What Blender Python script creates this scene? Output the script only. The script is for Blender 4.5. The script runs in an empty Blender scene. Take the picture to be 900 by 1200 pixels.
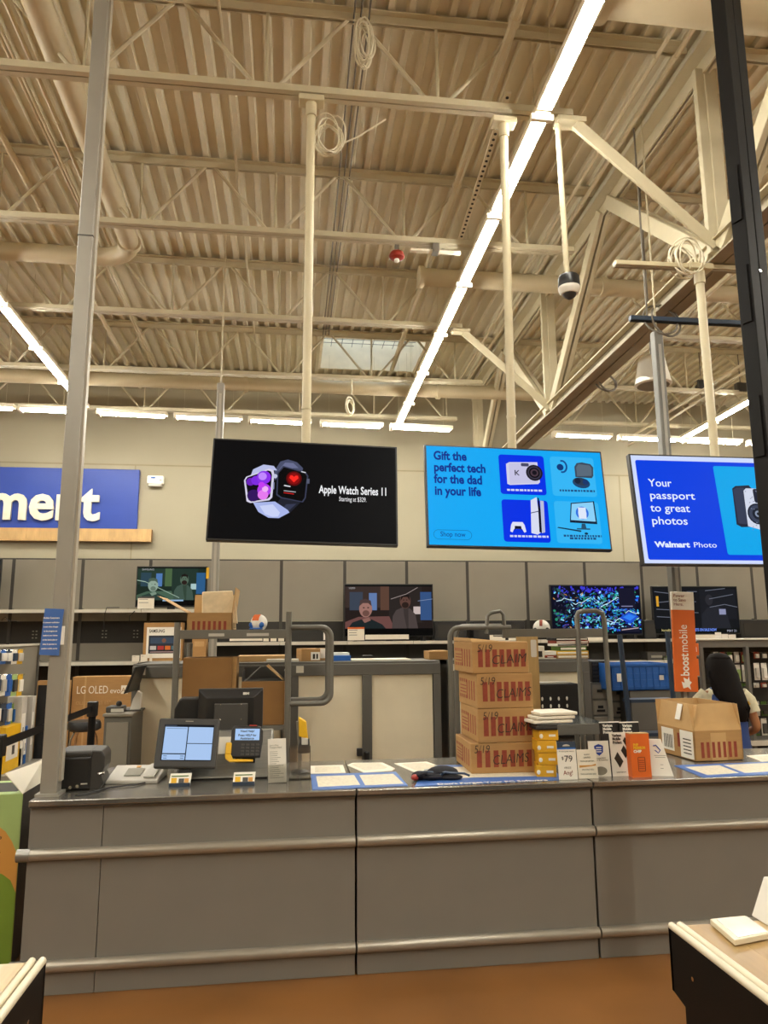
import bpy, math, random
from mathutils import Vector as V, Matrix, Euler
random.seed(7)
SC = bpy.context.scene
COL = SC.collection
PI = math.pi

# ---------------------------------------------------------------- camera
RW = ((0.99181543, 0.01429088, 0.12687759), (-0.12750104, 0.16343315, 0.97828068), (-0.00675551, -0.9864509, 0.16391762))
FPX, CH = 844.0, 1.6
cam_d = bpy.data.cameras.new('camera'); cam = bpy.data.objects.new('camera', cam_d); COL.objects.link(cam)
cam_d.sensor_fit = 'VERTICAL'; cam_d.sensor_height = 36; cam_d.lens = FPX * 36 / 1200; cam_d.clip_start = .05
cm = Matrix.Identity(4)
for i in range(3):
    cm[i][0] = RW[i][0]; cm[i][1] = -RW[i][1]; cm[i][2] = -RW[i][2]
cm[2][3] = CH
cam.matrix_world = cm
SC.camera = cam
# ---------------------------------------------------------------- world, light levels
w = bpy.data.worlds.new('world'); SC.world = w; w.use_nodes = True
w.node_tree.nodes['Background'].inputs[0].default_value = (.62, .72, .80, 1)
w.node_tree.nodes['Background'].inputs[1].default_value = 5.0
TUBE_STRENGTH = 95.0
TUBE_COLOR = (1.0, .97, .88)
SC.view_settings.view_transform = 'Standard'; SC.view_settings.look = 'None'
SC.view_settings.exposure = 0.0; SC.view_settings.gamma = 1.0; SC.view_settings.use_curve_mapping = False

# ---------------------------------------------------------------- helpers
def ray(px, py):
    a, b = px - 450, py - 600
    return V([RW[i][0] * a + RW[i][1] * b + RW[i][2] * FPX for i in range(3)])
def P(px, py, Y):                      # point at depth Y
    r = ray(px, py); t = Y / r.y
    return V((r.x * t, Y, CH + r.z * t))
def G(px, py, z=.84):                  # point on a level surface
    r = ray(px, py); t = (z - CH) / r.z
    return V((r.x * t, r.y * t, z))
SL = .036                              # fall of the roof towards the back wall
def roof(Y, z0): return z0 - SL * (Y - 4.62)
def C(px, py, z0):                     # point on a plane that falls with the roof
    r = ray(px, py); t = (z0 + SL * 4.62 - CH) / (r.z + SL * r.y)
    return V((r.x * t, r.y * t, CH + r.z * t))
def lin(h):
    if isinstance(h, str):
        h = [int(h[i:i + 2], 16) / 255 for i in (0, 2, 4)]
    return tuple(c / 12.92 if c <= .04045 else ((c + .055) / 1.055) ** 2.4 for c in h)
MATS = {}
def mat(name, col, rough=.55, metal=0, var=.06, scale=6, bump=0, emit=0, spec=.5, trans=0, alpha=1, stretch=None, coat=0):
    m = bpy.data.materials.new(name); m.use_nodes = True
    nt = m.node_tree; b = nt.nodes['Principled BSDF']
    c = lin(col) if isinstance(col, str) else col
    b.inputs['Roughness'].default_value = rough; b.inputs['Metallic'].default_value = metal
    b.inputs['Specular IOR Level'].default_value = spec; b.inputs['Coat Weight'].default_value = coat
    b.inputs['Transmission Weight'].default_value = trans; b.inputs['Alpha'].default_value = alpha
    tc = nt.nodes.new('ShaderNodeTexCoord'); no = nt.nodes.new('ShaderNodeTexNoise')
    no.inputs['Scale'].default_value = scale; no.inputs['Detail'].default_value = 4
    if stretch:
        mp = nt.nodes.new('ShaderNodeMapping'); mp.inputs['Scale'].default_value = stretch
        nt.links.new(tc.outputs['Object'], mp.inputs[0]); nt.links.new(mp.outputs[0], no.inputs['Vector'])
    else:
        nt.links.new(tc.outputs['Object'], no.inputs['Vector'])
    rp = nt.nodes.new('ShaderNodeValToRGB')
    rp.color_ramp.elements[0].position = .3; rp.color_ramp.elements[1].position = .7
    rp.color_ramp.elements[0].color = (*[max(0, x * (1 - var)) for x in c], 1)
    rp.color_ramp.elements[1].color = (*[min(1, x * (1 + var)) for x in c], 1)
    nt.links.new(no.outputs['Fac'], rp.inputs[0]); nt.links.new(rp.outputs[0], b.inputs['Base Color'])
    if emit:
        nt.links.new(rp.outputs[0], b.inputs['Emission Color']); b.inputs['Emission Strength'].default_value = emit
    if bump:
        bp = nt.nodes.new('ShaderNodeBump'); bp.inputs['Strength'].default_value = bump; bp.inputs['Distance'].default_value = .005
        nt.links.new(no.outputs['Fac'], bp.inputs['Height']); nt.links.new(bp.outputs[0], b.inputs['Normal'])
    MATS[name] = m
    return m
def glow(col, s=1.0):                  # a lit screen or lamp colour
    c = lin(col) if isinstance(col, str) else col
    key = 'glow_%s_%.2f' % (col if isinstance(col, str) else '%.2f_%.2f_%.2f' % c, s)
    if key in MATS: return MATS[key]
    m = bpy.data.materials.new(key); m.use_nodes = True
    nt = m.node_tree; b = nt.nodes['Principled BSDF']
    b.inputs['Base Color'].default_value = (.002, .002, .002, 1); b.inputs['Roughness'].default_value = .3
    b.inputs['Emission Color'].default_value = (*c, 1); b.inputs['Emission Strength'].default_value = s; b.inputs['Specular IOR Level'].default_value = .03
    MATS[key] = m
    return m
def pm(col, rough=.6):                 # plain printed or plastic colour
    key = 'print_' + col
    return MATS.get(key) or mat(key, col, rough, var=.04, scale=30)

class MB:
    def __init__(s): s.v = []; s.f = []; s.m = []; s.k = 0; s.xf = None
    def mat(s, k): s.k = k; return s
    def _v(s, p):
        p = V(p)
        if s.xf is not None: p = s.xf @ p
        s.v.append(p); return len(s.v) - 1
    def face(s, pts):
        s.f.append([s._v(p) for p in pts]); s.m.append(s.k); return s
    def _faces(s, fs, base):
        for q in fs: s.f.append([base + i for i in q]); s.m.append(s.k)
    def box(s, x0, x1, y0, y1, z0, z1, t=None):
        b = len(s.v)
        for z in (z0, z1):
            for x, y in ((x0, y0), (x1, y0), (x1, y1), (x0, y1)):
                p = V((x, y, z)); s._v(t @ p if t else p)
        s._faces(((0, 3, 2, 1), (4, 5, 6, 7), (0, 1, 5, 4), (1, 2, 6, 5), (2, 3, 7, 6), (3, 0, 4, 7)), b); return s
    def hexa(s, bot, top):
        b = len(s.v)
        for p in list(bot) + list(top): s._v(p)
        s._faces(((0, 3, 2, 1), (4, 5, 6, 7), (0, 1, 5, 4), (1, 2, 6, 5), (2, 3, 7, 6), (3, 0, 4, 7)), b); return s
    def prism(s, poly, y0, y1, ax='Y'):    # poly of (a, b): ax Y -> (x, z), X -> (y, z), Z -> (x, y)
        n = len(poly); b = len(s.v)
        for d in (y0, y1):
            for a, c in poly:
                s._v((a, d, c) if ax == 'Y' else (d, a, c) if ax == 'X' else (a, c, d))
        s._faces([list(range(n)), list(range(2 * n - 1, n - 1, -1))] + [(i, i + n, (i + 1) % n + n, (i + 1) % n) for i in range(n)], b); return s
    def tube(s, pts, r, n=8, closed=False, r1=None):
        pts = [V(p) for p in pts]; N = len(pts); b = len(s.v)
        t0 = (pts[1] - pts[0]).normalized(); u = t0.orthogonal().normalized()
        for i, p in enumerate(pts):
            if closed: t = (pts[(i + 1) % N] - pts[i - 1]).normalized()
            else: t = (pts[min(i + 1, N - 1)] - pts[max(i - 1, 0)]).normalized()
            u = (u - t * u.dot(t)).normalized(); w_ = t.cross(u)
            rr = r if r1 is None else r + (r1 - r) * i / (N - 1)
            for k in range(n):
                a = 2 * PI * k / n; s._v(p + u * math.cos(a) * rr + w_ * math.sin(a) * rr)
        for i in range(N if closed else N - 1):
            j = (i + 1) % N
            s._faces([(i * n + k, i * n + (k + 1) % n, j * n + (k + 1) % n, j * n + k) for k in range(n)], b)
        if not closed: s._faces([list(range(n - 1, -1, -1)), [(N - 1) * n + k for k in range(n)]], b)
        return s
    def bar(s, p0, p1, wd, ht, up=(0, 0, 1)):      # rectangular bar between two points
        p0, p1 = V(p0), V(p1); t = (p1 - p0).normalized(); a = t.cross(V(up)).normalized(); c = a.cross(t)
        q = [a * x * wd / 2 + c * z * ht / 2 for x, z in ((-1, -1), (1, -1), (1, 1), (-1, 1))]
        return s.hexa([p0 + k for k in q], [p1 + k for k in q])
    def lathe(s, prof, n=20, at=(0, 0, 0)):
        b = len(s.v); at = V(at)
        for r, z in prof:
            for k in range(n): s._v(at + V((r * math.cos(2 * PI * k / n), r * math.sin(2 * PI * k / n), z)))
        for i in range(len(prof) - 1):
            s._faces([(i * n + k, i * n + (k + 1) % n, (i + 1) * n + (k + 1) % n, (i + 1) * n + k) for k in range(n)], b)
        m_ = len(prof) - 1
        s._faces([list(range(n - 1, -1, -1)), [m_ * n + k for k in range(n)]], b); return s
    def loft(s, rings, n=16):              # rings: (x, y, z, rx, ry)
        b = len(s.v)
        for x, y, z, rx, ry in rings:
            for k in range(n): s._v((x + rx * math.cos(2 * PI * k / n), y + ry * math.sin(2 * PI * k / n), z))
        for i in range(len(rings) - 1):
            s._faces([(i * n + k, i * n + (k + 1) % n, (i + 1) * n + (k + 1) % n, (i + 1) * n + k) for k in range(n)], b)
        m_ = len(rings) - 1
        s._faces([list(range(n - 1, -1, -1)), [m_ * n + k for k in range(n)]], b); return s
    def ball(s, c, rx, ry=None, rz=None, n=14, m=8, z0=-1, z1=1):
        ry = ry or rx; rz = rz or rx
        a0, a1 = math.asin(z0), math.asin(z1)
        return s.loft([(c[0], c[1], c[2] + rz * math.sin(a0 + (a1 - a0) * i / m), max(1e-4, rx * math.cos(a0 + (a1 - a0) * i / m)), max(1e-4, ry * math.cos(a0 + (a1 - a0) * i / m))) for i in range(m + 1)], n)
    def build(s, name, mats, parent=None, smooth=True, bev=0, seg=2):
        me = bpy.data.meshes.new(name); me.from_pydata([tuple(p) for p in s.v], [], s.f)
        if not isinstance(mats, (list, tuple)): mats = [mats]
        for m in mats: me.materials.append(MATS[m] if isinstance(m, str) else m)
        for p, k in zip(me.polygons, s.m): p.material_index = k
        if smooth: me.shade_smooth(); me.set_sharp_from_angle(angle=math.radians(38))
        me.validate(); me.update()
        o = bpy.data.objects.new(name, me); COL.objects.link(o)
        if parent is not None: o.parent = parent
        if bev:
            md = o.modifiers.new('bevel', 'BEVEL'); md.width = bev; md.segments = seg; md.limit_method = 'ANGLE'
        return o
def tag(o, label, cat, group=None, kind=None):
    if label: o['label'] = label
    if cat: o['category'] = cat
    if group: o['group'] = group
    if kind: o['kind'] = kind
    return o
def thing(name, label, cat, loc=(0, 0, 0), rot=(0, 0, 0), group=None):
    o = bpy.data.objects.new(name, None); COL.objects.link(o); o.empty_display_size = .1
    o.location = loc; o.rotation_euler = rot
    return tag(o, label, cat, group)
def struct(o): o['kind'] = 'structure'; return o
def dup(root, loc, rot=None, label=None):
    r = root.copy(); COL.objects.link(r); r.location = loc
    if rot is not None: r.rotation_euler = rot
    if label: r['label'] = label
    for ch in root.children:
        c = ch.copy(); COL.objects.link(c); c.parent = r
        for g in ch.children:
            d = g.copy(); COL.objects.link(d); d.parent = c
    return r
FY = lambda x, y, z, s=0: Matrix.Translation((x, y, z)) @ Matrix.Rotation(s, 4, 'Y') @ Matrix.Rotation(PI / 2, 4, 'X')   # writing that faces the camera side
TXT = {}
def text(body, size, xf, material, parent, name='lettering', align='LEFT', ext=.0004, bold=0, width=1.0, gap=1.0, shear=0, fit=None):
    cu = bpy.data.curves.new('lettering', 'FONT'); cu.body = body; cu.size = size; cu.align_x = align
    cu.extrude = ext; cu.offset = bold; cu.resolution_u = 3; cu.space_line = gap; cu.shear = shear
    ob = bpy.data.objects.new('t', cu)
    me = bpy.data.meshes.new_from_object(ob); bpy.data.objects.remove(ob); bpy.data.curves.remove(cu)
    if fit and len(me.vertices):
        xs = [v.co.x for v in me.vertices]; width = fit / (max(xs) - min(xs))
    me.transform(xf @ Matrix.Diagonal((width, 1, 1, 1))); me.materials.clear(); me.materials.append(MATS[material] if isinstance(material, str) else material)
    me.name = name
    o = bpy.data.objects.new(name, me); COL.objects.link(o); o.parent = parent
    return o
def ell(cx, cy, rx, ry, n=20, a0=0, a1=2 * PI, rot=0):
    out = []
    for i in range(n):
        a = a0 + (a1 - a0) * i / (n if abs(a1 - a0 - 2 * PI) < 1e-6 else n - 1)
        x, y = rx * math.cos(a), ry * math.sin(a)
        out.append((cx + x * math.cos(rot) - y * math.sin(rot), cy + x * math.sin(rot) + y * math.cos(rot)))
    return out
def rrect(x0, y0, x1, y1, r, n=4):
    out = []
    for cx, cy, a in ((x1 - r, y1 - r, 0), (x0 + r, y1 - r, PI / 2), (x0 + r, y0 + r, PI), (x1 - r, y0 + r, 1.5 * PI)):
        out += [(cx + r * math.cos(a + PI / 2 * i / n), cy + r * math.sin(a + PI / 2 * i / n)) for i in range(n + 1)]
    return out
class Pic:                              # flat print or screen picture made of filled outlines, on the plane y = y0 of its thing
    def __init__(s, x0, z0, w_, h_, y0, step=.0006): s.b = MB(); s.mats = []; s.o = (x0, z0, w_, h_, y0); s.n = 0; s.step = step
    def poly(s, pts, m):
        if isinstance(m, str): m = MATS.get(m) or glow(m)
        if m not in s.mats: s.mats.append(m)
        s.n += 1; x0, z0, w_, h_, y0 = s.o
        s.b.mat(s.mats.index(m)).face([(x0 + u * w_, y0 - s.step * s.n, z0 + v * h_) for u, v in pts]); return s
    def rect(s, u0, v0, u1, v1, m): return s.poly([(u0, v0), (u1, v0), (u1, v1), (u0, v1)], m)
    def rr(s, u0, v0, u1, v1, r, m):
        asp = s.o[2] / s.o[3]
        return s.poly([(x / asp, y) for x, y in rrect(u0 * asp, v0, u1 * asp, v1, r)], m)
    def el(s, cu, cv, r, m, ry=None, **k):
        asp = s.o[2] / s.o[3]
        return s.poly([(x / asp, y) for x, y in ell(cu * asp, cv, r, ry or r, **k)], m)
    def line(s, u0, v0, u1, v1, wd, m):
        asp = s.o[2] / s.o[3]; a = V((u0 * asp, v0)); b = V((u1 * asp, v1)); d = (b - a).normalized(); n = V((-d.y, d.x)) * wd / 2
        return s.poly([((p.x) / asp, p.y) for p in (a + n, a - n, b - n, b + n)], m)
    def build(s, name, parent): return s.b.build(name, s.mats, parent, smooth=False)

# ---------------------------------------------------------------- materials
mat('deck_paint', 'd8d0b6', .6, var=.05, scale=3)
mat('steel_paint', 'c4b99a', .5, var=.04, scale=8)
mat('pipe_paint', 'cabc9b', .5, var=.04, scale=4)
mat('pole_cream', 'cfc3a0', .45, var=.03)
mat('girder_edge', '9a8f78', .6, var=.08)
mat('wall_paint', 'a29981', .7, var=.025, scale=1.2, bump=.02)
mat('wall_seam', '8f8468', .8)
mat('floor', '80552a', .32, var=.14, scale=2.2, bump=.03, spec=.4)
mat('tube', TUBE_COLOR, .5)
m = MATS['tube']; b_ = m.node_tree.nodes['Principled BSDF']
b_.inputs['Emission Color'].default_value = (*TUBE_COLOR, 1); b_.inputs['Emission Strength'].default_value = TUBE_STRENGTH
mat('counter_grey', '7e7970', .42, var=.03, scale=4)
mat('counter_end', '716c64', .45, var=.03, scale=4)
mat('counter_top', '9b978f', .22, .75, var=.07, scale=5, stretch=(1, 14, 1))
mat('rail_metal', 'a39b8c', .3, .45, var=.06, scale=12, stretch=(1, 8, 8))
mat('post_grey', '9a958a', .4, .25, var=.05, scale=5)
mat('post_light', 'b3ab9b', .4, .1, var=.05, scale=5)
mat('black_metal', '0f0d0b', .5, 0, var=.1, spec=.2)
mat('black_plastic', '1b1a1a', .38, var=.1)
mat('dark_plastic', '34322f', .45, var=.06)
mat('charcoal', '45423d', .5, var=.06)
mat('panel_grey', '8a8273', .6, var=.03, scale=3)
mat('upright', '3a352e', .5)
mat('shelf_edge', 'cfc9b8', .4)
mat('shelf_grey', '8d877a', .5)
mat('recess_dark', '2b2721', .7, var=.1)
mat('frame_grey', '6d6b64', .4, .2, var=.05)
mat('door_cream', 'f8ebcc', .5, var=.05, scale=3)
mat('cardboard', 'a9814e', .8, var=.06, scale=9, bump=.05, stretch=(1, 1, 6))
mat('cardboard_in', 'bd9864', .8, var=.06, scale=9)
mat('cardboard_dark', '8c6434', .8, var=.06, scale=9)
mat('kraft_paper', 'd3bd96', .7, var=.1, scale=20, bump=.25)
mat('red_print', '8a3a24', .75, var=.12, scale=40)
mat('ink', '2e2418', .7)
mat('paper', 'ece4d0', .6, var=.02)
mat('paper_print', 'd9cfb6', .6, var=.12, scale=60, stretch=(1, 1, 1))
mat('card_white', 'eee9dc', .45, var=.02)
mat('grey_text', '8b8778', .6)
mat('mat_blue', '3f68ad', .5, var=.05)
mat('sign_blue', '1f3f9a', .45, var=.03, scale=2)
mat('sign_white', 'efe6cf', .5)
mat('ledge_wood', 'c9a36c', .5, var=.12, scale=9, stretch=(1, 30, .4))
mat('table_wood', 'cbb184', .35, var=.13, scale=5, stretch=(9, .7, 1))
mat('table_wood_light', 'd9c493', .35, var=.1, scale=5, stretch=(9, .7, 1))
mat('table_wood_dark', 'a88a58', .35, var=.1, scale=5, stretch=(9, .7, 1))
mat('rail_cream', 'e4d9bd', .3, var=.02)
mat('green_light', 'a9c47a', .5, var=.05)
mat('green_mid', '7d9b35', .5, var=.12, scale=3)
mat('green_dark', '4a6a1e', .5)
mat('orange_soft', 'd59b4a', .5, var=.1, scale=2)
mat('orange', 'd8651c', .5, var=.04)
mat('boost_white', 'efe9da', .5)
mat('tube_grey', '76736a', .38, .3, var=.06)
mat('tube_blue', '39475a', .4, .3)
mat('crate_blue', '1f5fae', .45, var=.08)
mat('chrome', 'c8c4ba', .12, 1, var=.02)
mat('steel_brushed', '8d8b84', .35, .6, var=.08, scale=10, stretch=(1, 1, 20))
mat('yellow', 'e2b01c', .5, var=.05)
mat('yellow_box', 'dca41e', .55, var=.06)
mat('hair', '120c09', .75, spec=.15, var=.3, scale=30, stretch=(6, 6, .5))
mat('skin', 'a8744c', .55, var=.05)
mat('vest_blue', '223f7c', .7, var=.08)
mat('shirt', 'd7cfae', .8, var=.1, scale=40)
mat('trousers', '1e2a48', .8, var=.1)
mat('cable_white', 'dcd3b8', .5)
mat('cable_grey', '6d665a', .5)
mat('red_device', '9b2c1c', .4)
mat('phone_grey', 'c3beb2', .5)
mat('acrylic', (.95, .95, .93), .05, var=0, trans=1, spec=.5)
mat('glass_shelf', (.75, .8, .78), .05, var=0, trans=.9)
mat('skylight_pane', (.92, .95, .97), .4, var=0, trans=1)
mat('cloth_dark', '17151c', .8, var=.3, scale=30, bump=.3)
mat('cloth_violet', '3b3560', .7, var=.3, scale=30)
# ================================================================ THE BUILDING
XL, XR, YF, YB = -11.0, 13.0, -7.0, 12.4
struct(MB().box(XL, XR, YF, YB, -.1, 0).build('floor', 'floor', smooth=False))
# corrugated roof deck with an opening for the skylight
DK = 6.10
sk0, sk1 = C(380, 420, DK + .05), C(492, 424, DK + .05)
SX0, SX1, SY0, SY1 = sk0.x, sk1.x, 10.02, 11.25
b = MB(); per = .1524; n = int((XR - XL) / per) + 1
SX0 = XL + round((SX0 - XL) / per) * per; SX1 = XL + round((SX1 - XL) / per) * per
for i in range(n):
    x = XL + i * per
    segs = [(YF, YB)] if not (SX0 - .01 < x < SX1 - .01) else [(YF, SY0), (SY1, YB)]
    prof = ((x, .04), (x + .052, .04), (x + .066, 0), (x + .114, 0), (x + .128, .04), (x + per, .04))
    for y0, y1 in segs:
        for (xa, za), (xb, zb) in zip(prof, prof[1:]):
            b.face([(xa, y0, roof(y0, DK) + za), (xa, y1, roof(y1, DK) + za), (xb, y1, roof(y1, DK) + zb), (xb, y0, roof(y0, DK) + zb)])
struct(b.build('ceiling', 'deck_paint', smooth=False))
# walls
WB = struct(MB().box(XL, XR, YB, YB + .2, 0, 6.2).build('wall_back', 'wall_paint', smooth=False))
sz = P(300, 548, YB).z
MB().box(XL, XR, YB - .004, YB + .001, sz - .012, sz + .012).build('seam', 'wall_seam', WB, smooth=False)
for px in (156, 728, -230):
    xx = P(px, 600, YB).x
    MB().box(xx - .01, xx + .01, YB - .004, YB + .001, 0, sz - .012).build('seam', 'wall_seam', WB, smooth=False)
struct(MB().box(XL - .2, XL, YF, YB, 0, 6.5).build('wall_left', 'wall_paint', smooth=False))
struct(MB().box(XR, XR + .2, YF, YB, 0, 6.5).build('wall_right', 'wall_paint', smooth=False))
struct(MB().box(XL, XR, YF - .2, YF, 0, 6.6).build('wall_front', 'wall_paint', smooth=False))
# skylight
W1 = struct(thing('window_1', None, None, ((SX0 + SX1) / 2, (SY0 + SY1) / 2, roof(10.6, DK))))
hx, hy = (SX1 - SX0) / 2, (SY1 - SY0) / 2
bz = -.03
MB().box(-hx - .04, -hx, -hy, hy, bz, .7).box(hx, hx + .04, -hy, hy, bz, .7).box(-hx - .04, hx + .04, -hy - .04, -hy, bz, .7).box(-hx - .04, hx + .04, hy, hy + .04, bz, .7).build('window_frame', 'sign_white', W1, smooth=False)
for i in range(2):
    MB().box(-hx + i * hx, i * hx, -hy, hy, .68, .69).build('pane', 'skylight_pane', W1, smooth=False)
b = MB()
for i in range(1, 9): b.tube([(-hx + 2 * hx * i / 9, -hy, .35), (-hx + 2 * hx * i / 9, hy, .35)], .005, 4)
for i in range(1, 8): b.tube([(-hx, -hy + 2 * hy * i / 8, .35), (hx, -hy + 2 * hy * i / 8, .35)], .005, 4)
b.build('safety_grid', 'cable_grey', W1, smooth=False)

# ---- steel bar joists
JY = [2.87, 4.62, 6.38, 8.15, 9.90, 11.55]
JB, JT = 5.376, 6.02
GX = 3.14
nodes = {4.62: P(312, 104, 4.62).x, 6.38: P(322, 274, 6.38).x, 8.15: P(327, 374, 8.15).x, 9.90: P(334, 440, 9.9).x}
ORD = ['nearest the viewer', 'carrying the advert screen poles', 'with the red alarm below it', 'third in the photo from the top', 'crossing below the skylight', 'closest to the back wall']
def joist(Y, x0, x1, xn, label, e0, e1):
    zb, zt = roof(Y, JB), roof(Y, JT)
    t = thing('bar_joist', label, 'joist', (0, Y, zb), group='steel joists under the roof deck')
    h = zt - zb
    MB().box(x0, x1, -.05, -.006, 0, .05).box(x0, x1, .006, .05, 0, .05).build('bottom_chord', 'steel_paint', t, smooth=False)
    MB().box(x0 + e0, x1 + e1, -.065, -.012, h + .06, h + .07).box(x0 + e0, x1 + e1, .012, .065, h + .06, h + .07).box(x0 + e0, x1 + e1, -.022, -.012, h, h + .07).box(x0 + e0, x1 + e1, .012, .022, h, h + .07).build('top_chord', 'steel_paint', t, smooth=False)
    x = xn - math.ceil((xn - x0) / 1.24) * 1.24
    while x < x1 - .1:
        if x > x0 + .1: MB().tube([(x, 0, .02), (x, 0, h + .02)], .013, 6).build('web_bar', 'steel_paint', t)
        for s in (-1, 1):
            xa, xb = x + s * .05, x + s * .58
            if x0 < min(xa, xb) and max(xa, xb) < x1 - .02: MB().tube([(xa, 0, .02), (xb, 0, h + .02)], .016, 6).build('web_bar', 'steel_paint', t)
        x += 1.24
for i, Y in enumerate(JY):
    xe = 2.03 if i in (1, 3) else 2.75
    joist(Y, XL, xe, nodes.get(Y, .1), 'cream steel joist left of the girder, ' + ORD[i], 0, 3.0 - xe)
    joist(Y, GX + .9, XR, GX + 1.6, 'cream steel joist right of the girder, ' + ORD[i], -.75, 0)
# ---- the truss girder running towards the back wall
g = thing('truss_girder', 'deep cream steel truss girder running towards the back wall on the right', 'girder', (GX, 0, 0))
def gy(Y, z): return roof(Y, z)
def gbar(name, Y0, z0, Y1, z1, w_, m, dx=0):
    MB().bar((dx, Y0, gy(Y0, z0)), (dx, Y1, gy(Y1, z1)), w_[0], w_[1], up=(0, 0, 1) if abs(Y1 - Y0) > .1 else (0, 1, 0)).build(name, m, g, smooth=False, bev=.006)
b = MB()
for s in (-1, 1):
    b.bar((s * .075, -6.5, gy(-6.5, 5.98)), (s * .075, 11.9, gy(11.9, 5.98)), .115, .016)
    b.bar((s * .02, -6.5, gy(-6.5, 5.92)), (s * .02, 11.9, gy(11.9, 5.92)), .016, .13)
b.build('top_chord', 'steel_paint', g, smooth=False)
b = MB()
for s in (-1, 1):
    b.bar((s * .06, -6.5, gy(-6.5, 4.28)), (s * .06, 11.9, gy(11.9, 4.28)), .11, .014)
    b.bar((s * .012, -6.5, gy(-6.5, 4.36)), (s * .012, 11.9, gy(11.9, 4.36)), .014, .17)
b.build('bottom_chord', 'girder_edge', g, smooth=False)
MB().bar((-.05, -6.5, gy(-6.5, 4.45)), (-.05, 11.9, gy(11.9, 4.45)), .07, .012).build('lit_flange_strip', 'steel_paint', g, smooth=False)  # cream strip paints the light along the bottom chord's upper edge
for Yb in (1.1, 4.62, 8.15, 11.6):
    gbar('vertical_web', Yb, 4.36, Yb, 5.9, (.1, .07), 'steel_paint', .03)
    gbar('vertical_web', Yb + .001, 4.36, Yb, 5.9, (.1, .05), 'steel_paint', -.04)
    for s in (-1, 1):
        if Yb + s * 1.7 < 11.9:
            for dx in (-.035, .035): gbar('diagonal_web', Yb + s * .06, 4.38, Yb + s * 1.68, 5.92, (.05, .13), 'steel_paint', dx)
    MB().box(-.012, .012, Yb - .14, Yb + .14, gy(Yb, 4.3), gy(Yb, 4.52)).build('gusset_plate', 'steel_paint', g, smooth=False)
for Yk, nm in ((4.62, 'knee brace from the nearer joist down to the girder'), (8.15, 'knee brace from the farther joist down to the girder')):
    t = thing('knee_brace', 'cream steel ' + nm, 'brace', (2.03, Yk, roof(Yk, JB)))
    MB().bar((0, 0, -.02), (GX - 2.06, 0, -.95), .09, .012, up=(0, 0, 1)).bar((.02, -.04, -.06), (GX - 2.08, -.04, -.97), .012, .09).build('angle_bar', 'steel_paint', t, smooth=False)
    MB().box(-.12, .1, -.06, .06, -.05, -.01).build('end_plate', 'steel_paint', t, smooth=False, bev=.004)

# ---- pipes, conduits and ducts under the roof
def run(name, label, pts, r, m='pipe_paint', n=12, cat='pipe', rings=(), flange=None):
    t = thing(name, label, cat, V(pts[0])); o = V(pts[0])
    MB().tube([V(p) - o for p in pts], r, n).build('pipe_run' if cat == 'pipe' else 'run', m, t)
    for f in rings:
        f = min(max(f, .001), .999) * (len(pts) - 1); i = min(int(f), len(pts) - 2); d = (V(pts[i + 1]) - V(pts[i])).normalized()
        c = V(pts[i]).lerp(V(pts[i + 1]), f - i) - o
        MB().tube([c - d * .03, c + d * .03], r * 1.22, n).build('coupling', m, t)
    return t
def depth_run(name, label, px, py, z0, r, Y0, Y1, m='pipe_paint', n=8, cat='pipe', k=8):
    x = C(px, py, z0).x
    return run(name, label, [(x, Y0, roof(Y0, z0)), (x, Y1, roof(Y1, z0))], r, m, n, cat, rings=[(i + .5) / k for i in range(k)])
PYH = C(0, 294, 5.62).y
xe = C(158, 300, 5.62).x; ze = roof(PYH, 5.62)
pts = [(xe, -3, roof(-3, 5.62))] + [(xe, PYH - .35, roof(PYH - .35, 5.62))]
pts += [(xe - .35 * (1 - math.cos(a * PI / 12)), PYH - .35 + .35 * math.sin(a * PI / 12), ze) for a in range(1, 7)] + [(XL + .2, PYH, ze)]
run('drain_pipe', 'thick cream drain pipe turning left at an elbow near the grey post', pts, .095, n=16, rings=(.12, .2, .93))
pc = [C(491, 330, 5.62)]; x0 = pc[0].x
run('drain_pipe', 'thick cream pipe with a capped end crossing behind the lit strip and girder', [(x0, PYH + .05, ze), (8.5, PYH + .05, ze)], .1, n=16, rings=(0, .3))
yy = C(225, 448, 5.45).y
run('drain_pipe', 'thick cream pipe running across under the skylight edge', [(XL + .2, yy, roof(yy, 5.45)), (4.5, yy, roof(yy, 5.45))], .1, n=16, rings=(.35, .5, .66, .85))
run('air_duct', 'broad round cream duct across the top right corner of the ceiling', [(1.92, 3.78, 5.66), (9, 3.78, 5.66)], .17, n=20, cat='duct', rings=(0, .2))
depth_run('conduit', 'thin bright conduit running beside the thick drain pipe', 38, 75, 5.72, .018, -2, 7.3, cat='conduit')
depth_run('conduit', 'paired thin conduit left of the bright one', 20, 75, 5.75, .012, -2, 11.5, cat='conduit')
depth_run('conduit', 'slim conduit hugging its twin at the far left of the ceiling', 15, 75, 5.75, .012, -2, 11.5, cat='conduit')
t = depth_run('sprinkler_pipe', 'sprinkler pipe with fittings at the far left under the deck', 40, 228, 5.75, .03, 2, 11.5, k=5)
depth_run('conduit', 'thin bridging rod crossing the joists left of the first screen pole', 272, 150, 5.98, .013, -2, 11.9, 'steel_paint', cat='conduit')
depth_run('sprinkler_pipe', 'round pipe running deep between the two screen poles', 545, 190, 5.80, .036, -2, 10.5, k=7)
depth_run('conduit', 'thin conduit climbing beside the girder top', 725, 140, 5.9, .018, 4.1, 11.5, cat='conduit')
depth_run('conduit', 'second thin conduit beside the girder top, farther right', 745, 140, 5.93, .022, 4.1, 11.5, cat='conduit')
depth_run('sprinkler_pipe', 'long thin pipe right of the girder passing the white pole', 780, 388, 5.2, .025, 5, 11.8)
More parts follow.
